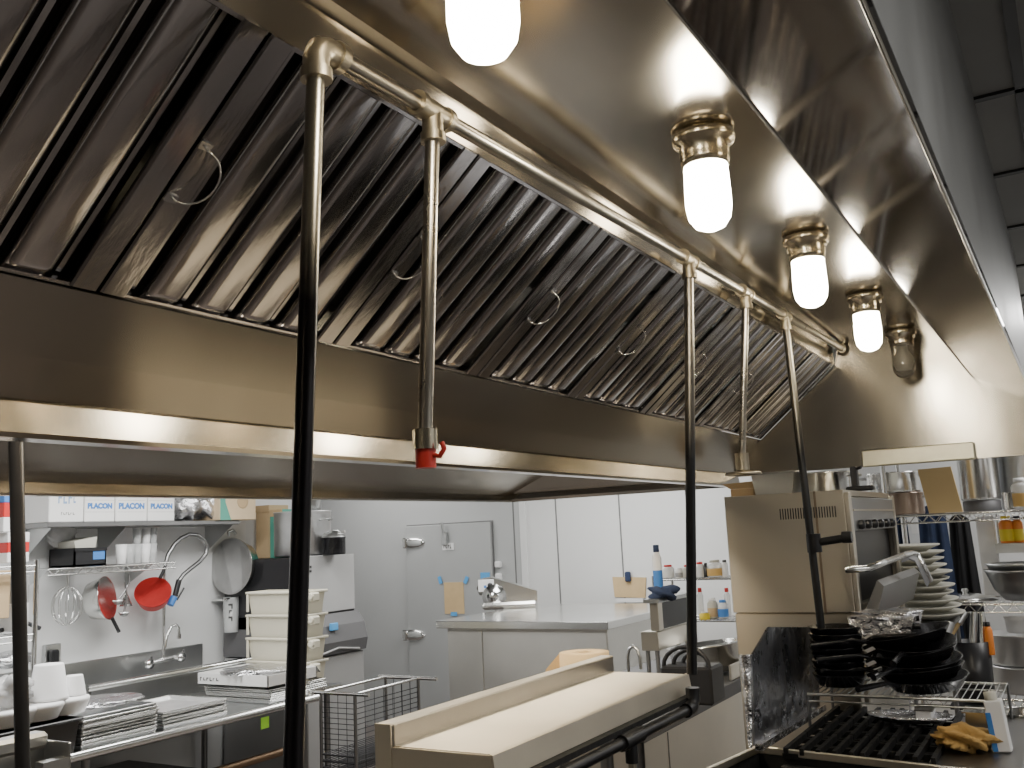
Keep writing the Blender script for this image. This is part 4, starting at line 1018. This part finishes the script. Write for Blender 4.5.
def bottle(px, pyt, pyb, Y, zbase, wpx, body, cap, name, lab, contents=None, sq=False, grp='condiment containers on the small wire shelves'):
    c = at(px, pyb, y=Y); top = at(px, pyt, y=Y); hh = max(.04, top.z - zbase); R = wpx / 2 / FPX * (c - EYEP).length
    t = thing(name, lab, name.split('_')[-1], (c.x, Y, zbase + .001), group=grp)
    n = 4 if sq else 18; k = 1.3 if sq else 1
    mt = Matrix.Rotation(PI / 4, 3, 'Z') if sq else None
    obj('container', MB().lathe([(.001, 0), (R * k * .95, 0), (R * k, hh * .04), (R * k, hh * .74), (R * .6 * k, hh * .86), (.001, hh * .86)], n=n, mat=mt, sm=not sq), body, t)
    obj('cap', MB().lathe([(R * .62, hh * .86), (R * .66, hh * .87), (R * .62, hh), (.001, hh)], n=16), cap, t)
    if contents: obj('label_band', MB().lathe([(R * k * 1.01, hh * .08), (R * k * 1.015, hh * .09), (R * k * 1.015, hh * .5), (R * k * 1.01, hh * .51)], n=n, mat=mt, sm=not sq), contents, t)
    return t
YB_ = 5.42
bottle(659, 545, 592, 4.62, p0.z + .02, 9, 'white', 'navy', 'spray_bottle', 'white spray bottle with dark blue trigger on the warmer top', 'blue', grp=None)
c = at(662, 590, y=4.62)
solo('cloth', lump((0, 0, 0), .06, seed=4, sq=(1.2, 1, .55), amp=.35).xf(Matrix.Translation((c.x + .03, 4.56, p0.z + .045))), 'navy', 'dark blue crumpled cloth beside the spray bottle', 'cloth')
bottle(669, 565, 583, YB_, zsh, 12, 'white', 'red', 'spice_jar', 'white spice jar with red lid right of the spray bottle', 'paper')
bottle(680, 568, 583, YB_, zsh, 8, 'paper', 'white', 'spice_jar', 'pale spice jar with white cap left of the thin pole', 'grey_mid')
bottle(688, 565, 583, YB_, zsh, 9, 'tangrey', 'red', 'spice_jar', 'grey-beige spice jar with red lid just left of the black pipe', None)
bottle(701, 562, 583, YB_, zsh, 9, 'white', 'red', 'spice_jar', 'white spice jar with red lid just right of the black pipe', 'paper')
bottle(707, 563, 583, YB_, zsh, 5, 'black', 'black', 'sauce_bottle', 'thin dark sauce bottle on the upper wire shelf', None)
bottle(716, 560, 583, YB_, zsh, 15, 'clear', 'tangrey', 'storage_jug', 'wide clear jug of amber contents on the upper wire shelf', 'amber')
bottle(726, 560, 583, YB_, zsh, 6, 'white', 'ink', 'sauce_bottle', 'white sauce bottle at the right end of the upper wire shelf', None)
bottle(702, 588, 622, YB_, zsl, 6, 'clear', 'red', 'spice_jar', 'clear jar with red lid on the lower wire shelf', None)
bottle(706, 612, 632, 5.34, zsl, 10, 'yellow', 'white', 'mustard_bottle', 'bright yellow squeeze bottle on the lower wire shelf', None)
bottle(714, 598, 625, YB_, zsl, 10, 'tangrey', 'white', 'spice_jar', 'beige jar in the middle of the lower wire shelf', 'card')
bottle(724, 600, 622, YB_, zsl, 10, 'clear', 'blue', 'storage_jug', 'clear jug with blue cap on the lower wire shelf', 'blue')
bottle(729, 588, 622, YB_ + .08, zsl, 6, 'clear', 'red', 'spice_jar', 'clear jar with dark red lid at the right end of the lower shelf', None)

# ============================================================ RIGHT: ovens
ox0, ox1, oy0, oy1 = -1.130, -.682, 3.45, 4.38
ov = thing('deck_oven', 'stainless double deck oven with vented side and open lower door', 'oven', (-.9, 3.9, 0)); ow_ = (-.9, 3.9, 0)
za, zm = 1.869, 1.447
obj('upper_shell', MB().box((ox0, oy0, zm + .003), (ox1 - .02, oy0 + .012, za), .002).box((ox0, oy0 + .012, za - .02), (ox1 - .02, oy1, za)).box((ox0, oy1 - .012, zm), (ox1 - .02, oy1, za - .02)).box((ox0, oy0 + .012, zm + .003), (ox0 + .02, oy1 - .012, za - .02)).box((ox0 + .02, oy0 + .012, zm + .003), (ox1 - .02, oy1 - .012, zm + .02)), 'ss_warm', ov, ow_)
obj('lower_shell', MB().box((ox0 + .004, oy0 + .003, .62), (ox1 - .03, oy1, zm), .004), 'ss_warm', ov, ow_)
for y in (oy0, oy1 - .035): obj('front_post', MB().box((ox1 - .02, y, zm - .3), (ox1, y + .035, za - .01), .004), 'ss_warm', ov, ow_)
P = lambda px, py: at(px, py, x=ox1)
zc1 = P(858, 504).z; zc0 = P(859, 531).z
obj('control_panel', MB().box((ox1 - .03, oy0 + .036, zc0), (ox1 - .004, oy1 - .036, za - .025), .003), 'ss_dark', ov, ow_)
obj('trim_line', MB().box((ox1 - .004, oy0 + .036, (zc0 + za) / 2 - .002), (ox1 + .004, oy1 - .036, (zc0 + za) / 2 + .004)), 'ss_warm', ov, ow_)
for k in range(6): obj('knob', MB().lathe([(.016, 0), (.017, .012), (.012, .02), (.001, .02)], (ox1 - .004, oy0 + .14 + k * .13, zc0 + .022), 14, Matrix.Rotation(PI / 2, 3, 'Y')), 'black', ov, ow_)
obj('dark_cavity', MB().box((ox0 + .03, oy0 + .02, zm + .025), (ox1 - .035, oy1 - .02, zc0 - .002)), 'black', ov, ow_)
zl = at(862, 580, x=ox1 + .0).z
dr_ = obj('lower_door', MB().prism([(ox1 + .003, zm - .03), (ox1 + .04, zm - .02), (ox1 + .075, zl - .02), (ox1 + .055, zl), (ox1 + .003, zm + .0)], 'y', oy0 + .04, oy1 - .04), 'ss_dark', ov, ow_)
hb = [at(866, 569, x=ox1 + .10), at(885, 562, x=ox1 + .10), at(903, 555.5, x=ox1 + .10)]
m = MB().tube([hb[0] - Vector((.06, 0, .0)), hb[0], hb[1], hb[2]], .011, 10)
obj('door_handle', m, 'ss_bright', dr_, ow_)
hp = [at(903, 555.5, x=ox1 + .10), at(911, 553, x=ox1 + .11), at(917, 555, x=ox1 + .125), at(921, 562, x=ox1 + .14), at(926, 572, x=ox1 + .15), at(930, 580, x=ox1 + .155)]
m = MB(); 
for s in (0, 1): pass
vs = []; 
for i, p in enumerate(hp):
    wv = Vector((.0, -.10 - .02 * i, -.035)); vs += [p, p + wv * .5, p + wv * .5 - Vector((0, 0, .006)), p - Vector((0, 0, .006))]
n = len(hp); F = [(4 * i + a_, 4 * i + (a_ + 1) % 4, 4 * i + 4 + (a_ + 1) % 4, 4 * i + 4 + a_) for i in range(n - 1) for a_ in range(4)]
obj('curved_grip', MB().tube(hp, .012, 10), 'ss_bright', dr_, ow_)
obj('grip_underside', MB().add(vs, F), 'grey_dark', dr_, ow_)
a = at(780, 509, y=oy0); b = at(836, 517, y=oy0)
m = MB()
for k in range(22):
    x = a.x + (b.x - a.x) * k / 21; m.box((x - .002, oy0 - .0015, b.z), (x + .002, oy0 + .001, a.z))
obj('vent_slots', m, 'black', ov, ow_)
xs_ = at(822, 550, y=oy0).x
obj('stain_seam', MB().box((xs_ - .012, oy0 - .001, zm), (xs_ - .004, oy0 + .001, za)), steel('dull seam', (.30, .24, .18), .5), ov, ow_)
for x in (ox0 + .05, ox1 - .08):
    for y in (oy0 + .05, oy1 - .05): obj('leg', MB().tube([(x, y, 0), (x, y, .62)], .025, 10), 'ss_dark', ov, ow_)
# things on the oven
def on_oven(px, py, y): return at(px, py, y=y)
q = at(828, 488, y=3.9); lp1 = lidpot('stockpot', 'wide steel pot on the oven top next to the vertical pipe', (q.x, 3.9, za + .001), .085, .085, 'ss_bright')
q = at(781, 484, y=3.85)
bt = thing('steel_pan', 'square stainless insert pan on the oven top left of the pipe', 'pan', (q.x, 3.85, za + .001))
obj('pan_body', MB().prism([(-.07, .0), (.07, 0), (.085, .09), (-.085, .09)], 'y', -.12, .12), 'ss', bt); obj('pan_rim', MB().box((-.095, -.13, .088), (.095, .13, .094)), 'ss_bright', bt)
q = at(856, 490, y=3.8)
solo('black_bracket', MB().box((q.x - .012, 3.78, za + .001), (q.x + .012, 3.82, za + .095), .005).tube([(q.x - .01, 3.8, za + .08), (q.x + .03, 3.78, za + .09)], .006, 8).box((q.x - .03, 3.76, za + .001), (q.x + .07, 3.80, za + .02), .006), 'black', 'small black bracket with a clip at the oven top front corner', 'bracket')
q = at(750, 495, y=3.9)
t = thing('cardboard_box', 'small tan open box on the left end of the oven top', 'box', (q.x, 3.9, za + .001))
obj('box_body', MB().box((-.05, -.1, 0), (.05, .1, .04), .003), 'card', t); obj('box_flap', MB().add([(-.05, -.1, .04), (.05, -.1, .04), (.07, -.14, .065), (-.07, -.14, .06)], [(0, 1, 2, 3)]), 'kraft', t)

# ------------------------------------------------ shelving behind the oven
SY = 4.9
su = thing('wire_shelving_unit', 'chrome wire shelving unit behind the ovens at the right edge', 'shelving', (-.1, 5.1, 0)); suw = (-.1, 5.1, 0)
sz = [1.776, 1.362, .945]
sx0, sx1 = -.80, .55
for z in sz:
    m = MB()
    for y in (SY, 5.35):
        m.tube([(sx0, y, z - .006), (sx1, y, z - .006)], .006, 6); m.tube([(sx0, y, z - .042), (sx1, y, z - .042)], .004, 6)
        m.tube([(sx0 + (sx1 - sx0) * i / 44, y, z - .006 - (.036 if i % 2 else 0)) for i in range(45)], .003, 4)
    for k in range(40): x = sx0 + (sx1 - sx0) * k / 39; m.tube([(x, SY, z - .003), (x, 5.35, z - .003)], .0028, 4)
    obj('wire_shelf', m, 'chrome', su, suw)
for x in (sx0, sx1):
    for y in (SY, 5.35): obj('post', MB().tube([(x, y, 0), (x, y, 2.05)], .013, 10), 'chrome', su, suw)
def Q(px, py, y=5.1): return at(px, py, y=y)
q = Q(885, 510)
lidpot('stockpot', 'shallow wide steel pot stacked on the brown pot behind the oven', (Q(893, 480).x, 5.1, sz[0] + .112), .125, .10, 'ss_bright')
t = lidpot('saucepan', 'small brown-grey pot under the wide steel pot behind the oven', (Q(905, 505).x, 5.1, sz[0] + .001), .09, .108, steel('worn pot', (.42, .33, .27), .3))
a = at(929, 512, y=4.93); b = at(963, 512, y=4.93); tz = at(940, 468, y=4.93).z
t = solo('cutting_board', MB().prism([(a.x, sz[0] + .001), (b.x, sz[0] + .001), (b.x - .03, tz + .004), (a.x - .03, tz)], 'y', 4.93, 4.955), 'woodlight', 'tan wooden board standing upright between the steel pots', 'board', w=((a.x + b.x) / 2, 4.94, sz[0]))
c = Q(982, 508); R = (Q(1003, 480).x - Q(962, 480).x) / 2
lidpot('stockpot', 'large steel stockpot on a base right of the wooden board', (c.x + .0, 5.12, sz[0] + .055), R, .26, 'ss_bright')
solo('ring_stand', MB().lathe([(R * .95, 0), (R * .95, .05), (R * .8, .052), (R * .8, 0)], n=24).xf(Matrix.Translation((c.x, 5.12, sz[0] + .001))), 'grey_dark', 'dark ring stand under the large stockpot', 'stand')
lidpot('stockpot', 'tall steel pot at the right edge of the top shelf', (Q(1016, 490).x + .045, 5.22, sz[0] + .001), .12, .30, 'ss')
lidpot('saucepan', 'small steel pot in front of the tall one on the top shelf', (Q(1011, 500, 4.98).x, 4.98, sz[0] + .001), .035, .08, 'ss_bright', handles=False)
bottle(1022, 478, 505, 4.96, sz[0], 14, 'clear', 'white', 'storage_jar', 'clear jar of tan contents at the right edge of the top shelf', 'amber', grp=None)
# middle shelf
def garment(px0, px1, pyt, pyb, Y, mat, lab, name='hanging_jacket', cat='clothing'):
    a = at(px0, pyt, y=Y); b = at(px1, pyb, y=Y); rnd = random.Random(px0); m = MB(); nx, nz_ = 14, 8; vs = []
    for side in (0, 1):
        for i in range(nz_ + 1):
            for k in range(nx + 1):
                s_ = k / nx; v = i / nz_
                x = a.x + (b.x - a.x) * s_; x += (s_ - .5) * .05 * v
                z = a.z + (b.z - a.z) * v - (.03 * (2 * s_ - 1) ** 2 * (1 - v))
                y = Y + (side * 2 - 1) * (.03 + .018 * math.sin(s_ * 17 + v * 2)) * math.sin(PI * min(1, max(0, s_)) * .98 + .03)
                vs.append((x, y, z))
    W_ = nx + 1; N = (nz_ + 1) * W_; F = []
    for i in range(nz_):
        for k in range(nx):
            F.append((i * W_ + k, i * W_ + k + 1, (i + 1) * W_ + k + 1, (i + 1) * W_ + k)); F.append((N + i * W_ + k, N + (i + 1) * W_ + k, N + (i + 1) * W_ + k + 1, N + i * W_ + k + 1))
    m.add(vs, F, True)
    return solo(name, m, mat, lab, cat, w=((a.x + b.x) / 2, Y, b.z))
garment(884, 921, 508, 650, 5.62, 'navy', 'navy garment hanging on the end wall, left of the white strap')
garment(917, 962, 506, 655, 5.55, 'navy', 'larger dark blue garment hanging behind the shelving')
garment(948, 984, 515, 640, 5.68, 'blackcloth', 'black garment hanging between the navy one and the white panel')
solo('white_strap', MB().box((Q(912, 510, 5.5).x - .012, 5.49, Q(915, 534, 5.5).z), (Q(912, 510, 5.5).x + .02, 5.5, Q(912, 514, 5.5).z), .002), 'white', 'short white strap hanging between the two navy garments', 'strap')
a = at(972, 516, y=5.36); b = at(1003, 592, y=5.36)
solo('plastic_board', MB().box((a.x + .01, 5.38, sz[1] + .0), (b.x + .0, 5.40, a.z), .004), 'white', 'tall white plastic board standing at the back of the middle shelf', 'board', w=(a.x + .1, 5.39, sz[1]))
sb = thing('wall_shelf', 'small steel shelf with orange and yellow bottles at the right edge', 'shelf', (Q(1012, 541, 5.3).x, 5.3, Q(1012, 543, 5.3).z))
obj('shelf_board', MB().box((-.07, -.08, -.012), (.30, .09, 0), .004).box((-.07, -.085, -.045), (.30, -.08, 0)), 'ss', sb)
obj('hanging_bracket', MB().tube([(-.06, .08, 0), (-.06, .08, .30)], .006, 6), 'ss', sb)
zz = sb.location.z
bottle(1008, 516, 540, 5.30, zz, 12, 'orange', 'yellow', 'sauce_bottle', 'orange and yellow sauce bottle at the left end of the small shelf', 'yellow', grp='bottles on the small steel shelf')
bottle(1019, 516, 540, 5.30, zz, 9, 'orange', 'black', 'sauce_bottle', 'orange sauce bottle with black cap at the right edge', 'yellow', grp='bottles on the small steel shelf')
def bowl(px, R, H_, loc, lab, mat='ss', grp=None, name='mixing_bowl'):
    o = solo(name, MB().lathe([(.001, 0), (R * .5, 0), (R * .78, H_ * .35), (R * .97, H_ * .9), (R * 1.04, H_), (R * 1.02, H_), (R * .94, H_ * .9), (R * .74, H_ * .36), (.001, .006)], n=36), mat, lab, 'bowl', grp)
    o.location = loc; return o
c = Q(1016, 598, 5.05)
bowl(0, .15, .14, (c.x + .03, 5.06, sz[1] + .001), 'large steel mixing bowl on the middle shelf at the right edge', 'ss_dark', 'steel bowls on the middle shelf')
bowl(0, .14, .12, (c.x + .03, 5.06, sz[1] + .05), 'smaller steel bowl nested in the large one at the right edge', 'ss', 'steel bowls on the middle shelf')
c = Q(965, 598, 5.02)
t = thing('dome_cover', 'shallow domed steel lid lying on the middle shelf', 'lid', (c.x, 5.05, sz[1] + .001))
obj('dome', MB().lathe([(.14, 0), (.145, .004), (.11, .018), (.06, .03), (.001, .034)], n=32), 'ss_bright', t); obj('lid_knob', MB().lathe([(.008, .032), (.016, .045), (.012, .055), (.001, .056)], n=14), 'ss', t)
# stack of white platters beside the oven door
g = 'cream platters stacked on end of the middle shelf'
pz0 = at(925, 620, y=4.55).z
zt = at(925, 545, y=4.55).z
n = 11
base = Q(922, 600, 4.6)
stt = thing('side_table', 'small steel stand under the platter stack beside the oven door', 'stand', (base.x, 4.62, 0)); sw_ = (base.x, 4.62, 0)
obj('stand_top', MB().box((base.x - .12, 4.42, pz0 - .02), (base.x + .13, 4.80, pz0), .004), 'ss_dark', stt, sw_)
for x in (base.x - .10, base.x + .11):
    for y in (4.44, 4.78): obj('leg', MB().tube([(x, y, 0), (x, y, pz0 - .02)], .01, 8), 'ss_dark', stt, sw_)
fp = None
offs = [.045, .03, .02, .0, .01, -.015, .005, -.02, -.03, -.025, -.045]
NM = ['lowest', 'second lowest', 'third from the bottom', 'fourth from the bottom', 'fifth from the bottom', 'middle', 'fifth from the top', 'fourth from the top', 'third from the top', 'second from the top', 'topmost']
for i in range(n):
    lab = '%s cream platter in the stack beside the oven door' % NM[i]
    loc = (base.x + offs[i] * .8, 4.62, pz0 + .001 + i * (zt - pz0) / n)
    if fp is None:
        fp = solo('platter', MB().lathe([(.001, 0), (.075, 0), (.10, .014), (.128, .024), (.131, .030), (.122, .030), (.095, .019), (.07, .006), (.001, .006)], n=32, mat=Matrix.Diagonal((1, 1.5, 1))), 'tangrey', lab, 'platter', g); fp.location = loc
    else: dup(fp, loc, lab)
# lower shelf pots and tools
c = Q(1016, 700, 5.0)
lidpot('stockpot', 'large grey stockpot low on the shelving at the right edge', (c.x + .06, 5.12, sz[2] + .001), .15, Q(1010, 665).z - sz[2], 'alum')
lidpot('stockpot', 'grey stockpot stacked on the large one at the right edge', (c.x + .06, 5.12, Q(1010, 665).z + .005), .148, .14, 'alum')
solo('round_tub', MB().lathe([(.001, 0), (.06, 0), (.065, .06), (.07, .07), (.001, .075)], n=24).xf(Matrix.Translation((c.x + .05, 5.12, Q(1010, 665).z + .148))), 'white', 'round white tub on top of the stacked grey stockpots', 'tub')
tools = [((948, 640), (965, 612), .012, 'woodlight', 'spatula', 'wood-handled spatula leaning under the middle shelf'), ((972, 690), (974, 612), .010, 'wood', 'rolling_pin', 'brown wooden handled tool standing at the range right'), ((984, 690), (982, 612), .008, 'ss_bright', 'steel_tongs', 'bright steel tongs standing next to the wooden tool'), ((960, 660), (948, 630), .006, 'ss', 'whisk', 'thin steel whisk leaning by the black pans'), ((935, 664), (950, 622), .012, 'grey_mid', 'scraper', 'grey flat scraper leaning against the black pans')]
for (p, q_, r_, mt, nm, lab) in tools:
    Yt = 4.72 if nm != 'scraper' else 3.9
    A_ = at(*p, y=Yt); B_ = at(*q_, y=Yt + .05); 
    t = thing(nm, lab, nm.split('_')[-1], tuple(A_), group=None)
    obj('handle', MB().tube([(0, 0, 0), (B_ - A_) * .6], r_, 8), mt, t)
    obj('blade', MB().tube([(B_ - A_) * .6, B_ - A_], r_ * 1.6, 8), 'ss' if mt != 'ss_bright' else 'ss_bright', t)
crk = thing('utensil_crock', 'dark crock holding cooking tools right of the black pans', 'crock', (at(976, 690, y=4.75).x, 4.75, sz[2] + .0))
obj('crock_body', MB().lathe([(.06, -.02), (.075, 0), (.08, .24), (.075, .24), (.068, .01), (.001, .005)], n=24), 'black', crk)
crk.location.z = .97
cs = thing('tool_stand', 'small dark stand carrying the utensil crock', 'stand', (crk.location.x, 4.75, 0))
obj('stand_top', MB().box((-.1, -.1, .93), (.1, .1, .948)), 'black', cs)
for x in (-.08, .08): obj('leg', MB().tube([(x, 0, 0), (x, 0, .93)], .01, 8), 'ss_dark', cs)
bottle(991, 622, 655, 4.74, Q(991, 655, 4.74).z, 7, 'orange', 'black', 'sauce_bottle', 'small orange bottle hooked among the tools under the middle shelf', None, grp=None)

# ------------------------------------------------ range, foil guard, pans
gz = 1.15
rg = thing('gas_range', 'raised black gas range with cast iron grates at bottom right', 'range', (-.65, 3.0, 0)); rgw = (-.65, 3.0, 0)
rx0, rx1, ry0, ry1 = -.80, -.26, 2.74, 3.43
obj('range_body', MB().box((rx0, ry0, .6), (rx1, ry1, gz - .05), .005), 'black_iron', rg, rgw)
a = at(940, 768, z=gz - .03); 
obj('steel_ledge', MB().box((rx1 - .16, ry0, gz - .05), (rx1 + .06, ry1 + .02, gz - .02), .004), 'ss_dark', rg, rgw)
for k in range(3):
    for jx in range(2):
        x = rx0 + .005 + jx * .205; y = ry0 + .01 + k * .228; m = MB()
        for i in range(5): m.box((x + .005 + i * .044, y, gz - .022), (x + .017 + i * .044, y + .222, gz - .004))
        for i in range(3): m.box((x, y + .005 + i * .102, gz - .035), (x + .198, y + .018 + i * .102, gz - .02))
        m.lathe([(.001, .012), (.035, .012), (.04, 0), (.055, -.012)], (x + .1, y + .112, gz - .048), 18)
        obj('cast_iron_grate', m, 'black_iron', rg, rgw)
for x in (rx0 + .05, rx1 - .05):
    for y in (ry0 + .05, ry1 - .05): obj('leg', MB().tube([(x, y, 0), (x, y, .6)], .025, 10), 'ss_dark', rg, rgw)
fx_ = -.825
F4 = [at(755, 746, x=fx_), at(820, 706, x=fx_), at(817, 627, x=fx_), at(769, 627, x=fx_), at(752, 656, x=fx_)]
fg = thing('foil_guard', 'foil covered splash guard panel standing at the left of the range', 'guard', (fx_, 3.0, 1.0)); fgw = (fx_, 3.0, 1.0)
m = MB(); npl = 5
m.prism([(p.y, p.z) for p in F4], 'x', fx_ - .006, fx_)
obj('foil_panel', m, 'foil_dark', fg, fgw)
p0_, p1_ = F4[0], F4[4]
m = MB().tube([Vector((fx_ - .012, p0_.y - .005, p0_.z - .005)), Vector((fx_ - .014, (p0_.y * .5 + p1_.y * .5), (p0_.z + p1_.z) / 2)), Vector((fx_ - .016, p1_.y - .01, p1_.z + .005))], .008, 6, rr=[.005, .012, .018])
obj('foil_edge', m, 'foil', fg, fgw)
m = MB().prism([(F4[0].y, F4[0].z - .012), (F4[1].y, F4[1].z - .012), (F4[1].y, F4[1].z + .006), (F4[0].y, F4[0].z + .006)], 'x', fx_, fx_ + .02)
obj('bottom_strip', m, 'foil', fg, fgw)
# box rim in front
c0 = at(757, 745, z=1.14)
fb = thing('steel_drip_box', 'open steel drip box with tan rim before the range', 'box', (c0.x, c0.y, 1.0), rz=math.radians(-9)); 
m = MB().box((-.002, -.60, .12), (.010, 0, .14), .002).box((0, -.012, .12), (.5, 0, .14), .002)
obj('rim', m, 'ss_tray', fb)
obj('inner_walls', MB().box((.0, -.60, -.1), (.008, -.002, .12)).box((.008, -.010, -.1), (.5, -.002, .12)).box((.0, -.6, -.11), (.5, -.002, -.1)).box((.49, -.6, -.1), (.5, -.01, .12)).box((.0, -.61, -.1), (.5, -.6, .12)), 'black_iron', fb)
for x in (.03, .47): obj('leg', MB().tube([(x, -.3, -1.0), (x, -.3, -.1)], .015, 8), 'ss_dark', fb)
# pan shelf
ps = thing('wire_pan_shelf', 'wire shelf over the range back carrying black pans', 'shelf', (-.5, 3.3, gz)); psw = (-.5, 3.3, gz)
pzs = at(880, 697, y=3.1).z
m = MB()
for y in (3.10, 3.42): m.tube([(-.80, y, pzs), (-.26, y, pzs)], .005, 6); m.tube([(-.80, y, pzs - .02), (-.26, y, pzs - .02)], .003, 6)
for k in range(28): m.tube([(-.80 + k * .02, 3.10, pzs + .004), (-.80 + k * .02, 3.42, pzs + .004)], .002, 4)
obj('wire_deck', m, 'ss', ps, psw)
for x in (-.80, -.26):
    for y in (3.10, 3.42): obj('leg', MB().tube([(x, y, gz - .02), (x, y, pzs)], .005, 6), 'ss_dark', ps, psw)
def frypan(loc, R, lab, g, rz=0, tilt=0, depth=.035, hl=.17):
    t = thing('frying_pan', lab, 'pan', loc, group=g, rot=(tilt, 0, rz))
    obj('pan_body', MB().lathe([(.001, 0), (R * .78, 0), (R, depth), (R * 1.02, depth + .002), (R * .98, depth + .002), (R * .76, .004), (.001, .004)], n=32), 'pan_black', t)
    obj('handle', MB().tube([(R * .96, 0, depth * .8), (R + .04, 0, depth + .012), (R + hl, 0, depth + .022)], .008, 8, rr=[.006, .007, .010]), 'pan_black', t)
    return t
qz = pzs + .008
f1 = None
L6 = ['lowest', 'second', 'third', 'fourth', 'fifth', 'sixth', 'seventh', 'topmost']
c = at(838, 690, y=3.25)
for i in range(8):
    lab = '%s black frying pan of the left nested stack' % ('topmost' if i == 7 else L6[i]); loc = (c.x + .01 + random.uniform(-.006, .006), 3.25, qz + i * .021)
    rzz = (.15, -.1, .3, .05, .22, -.2, .1, .25)[i]
    if f1: dup(f1, loc, lab, rz=rzz)
    else: f1 = frypan(loc, .085, lab, 'black frying pans in the left stack', rz=rzz)
c = at(925, 690, y=3.24)
f2 = None
for i in range(6):
    lab = '%s black frying pan of the right leaning stack' % ('topmost' if i == 5 else L6[i]); loc = (c.x + .005 - .006 * i, 3.24, qz + .004 + i * .026)
    rzz = PI + (.5, .2, -.3, .4, -.1, .3)[i] if i % 2 else -2.1 + .12 * i
    rot = (0, .10 + .02 * i, rzz)
    if f2: dup(f2, loc, lab, rot=rot)
    else: f2 = frypan(loc, .125, lab, 'black frying pans in the right stack'); f2.rotation_euler = rot
c = at(893, 612, y=3.36)
ft = thing('foil_tray', 'foil wrapped tray on top of the black pans', 'tray', (c.x - .02, 3.33, at(893, 633, y=3.3).z))
obj('tray_body', MB().prism([(-.085, 0), (.085, 0), (.10, .055), (-.10, .055)], 'y', -.10, .10), 'foil', ft)
obj('foil_cover', lump((0, 0, .055), .1, seed=12, sq=(1, 1, .16), amp=.3), 'foil', ft)
c = at(905, 701, y=3.12)
o = solo('steel_platter', MB().lathe([(.001, 0), (.07, 0), (.095, .012), (.10, .02), (.09, .016), (.001, .006)], n=32, mat=Matrix.Diagonal((1.25, .7, 1))), 'foil', 'oval bright steel platter under the pan shelf', 'platter'); o.location = (c.x, 3.18, gz + .004)
for i, (px, w_, lab) in enumerate(((921, .022, 'small white container under the pan shelf, left one'), (981, .05, 'wider white steel container under the pan shelf, right one'))):
    c = at(px, 711, y=3.12)
    t = thing('food_pan', lab, 'container', (c.x, 3.2, gz), group='containers under the pan shelf')
    obj('pan_body', MB().prism([(-w_, 0), (w_, 0), (w_ * 1.25 if i else w_, .04), (-w_ * .9, .04)], 'y', -.05, .05), 'ss_bright' if i else 'white', t); obj('lip', MB().box((-w_ * 1.1, -.055, .04), (w_ * 1.3, .055, .043)), 'chrome', t)
# towel + cling box
c = at(966, 742, z=gz)
solo('crumpled_towel', lump((0, 0, 0), .06, seed=8, sq=(1.2, 1.35, .5), amp=.30).xf(Matrix.Translation((c.x, c.y, gz + .012))), 'towel', 'crumpled tan towel on the range surface at bottom right', 'towel', w=(c.x, c.y, gz - .01))
b0_ = at(999, 727, y=2.95); b1_ = at(988, 676, y=2.95)
cb = thing('film_carton', 'tall white and blue carton leaning at the right of the range', 'box', (b0_.x, 2.95, gz - .018), rot=(0, -math.atan2(b0_.x - b1_.x, b1_.z - b0_.z) + .0, 0))
hh = (b1_ - b0_).length + .0
obj('carton_body', MB().box((-.018, -.02, .0), (.026, .025, hh), .003), 'white', cb)
obj('blue_side', MB().box((-.0195, -.0215, .002), (-.006, .02, hh - .03), .001), 'blue', cb)
obj('carton_cap', MB().lathe([(.016, hh), (.016, hh + .02), (.001, hh + .022)], n=14), 'tangrey', cb)
c = at(1010, 735, z=gz)
sc_ = thing('side_counter', 'steel counter edge right of the range at the bottom corner', 'counter', (-.05, 3.2, 0)); scw = (-.05, 3.2, 0)
obj('counter_top', MB().box((rx1 + .07, 2.5, gz - .09), (.35, 4.3, gz - .06), .004), 'ss_dark', sc_, scw)
for x in (rx1 + .1, .32):
    for y in (2.55, 4.25): obj('leg', MB().tube([(x, y, 0), (x, y, gz - .09)], .015, 8), 'ss_dark', sc_, scw)
c = at(1010, 722, y=3.4)
bowl(0, .07, .05, (c.x + .03, 3.5, gz - .059), 'small steel bowl on the counter at the bottom right corner', 'ss_bright', None)

# ============================================================ light
def area(name, loc, size, power, col=(1, .98, .95), rot=(0, 0, 0)):
    l = bpy.data.lights.new(name, 'AREA'); l.shape = 'RECTANGLE'; l.size, l.size_y = size; l.energy = power; l.color = col
    o = bpy.data.objects.new(name, l); COL.objects.link(o); o.location = loc; o.rotation_euler = rot; return o
area('area_light', (-3.95, 3.2, 2.70), (.6, 2.6), 82, (1, .99, .96))
area('area_light', (-5.9, 6.8, 2.70), (1.2, .6), 22)
area('area_light', (-3.2, 6.2, 2.70), (1.4, 1.2), 52, (1, .99, .96))
area('area_light', (1.6, 2.0, 2.70), (.6, 2.4), 45, (1, .97, .92))
area('area_light', (.4, 5.1, 2.70), (1.2, .5), 22, (1, .98, .95))
for y in (.88, 1.67, 2.46, 3.25):
    l = bpy.data.lights.new('rear_hood_lamp', 'POINT'); l.energy = 26; l.color = (1, .88, .68); l.shadow_soft_size = .08
    o = bpy.data.objects.new('rear_hood_lamp', l); COL.objects.link(o); o.location = (-1.6, y, 2.33)
wd = bpy.data.worlds.new('world'); S.world = wd; wd.use_nodes = True
wd.node_tree.nodes['Background'].inputs[0].default_value = (.55, .53, .5, 1); wd.node_tree.nodes['Background'].inputs[1].default_value = .12
S.cycles.use_denoising = True
S.cycles.max_bounces = 8; S.cycles.glossy_bounces = 5; S.cycles.sample_clamp_indirect = 6
S.view_settings.view_transform = 'AgX'; S.view_settings.look = 'None'; S.view_settings.exposure = .28
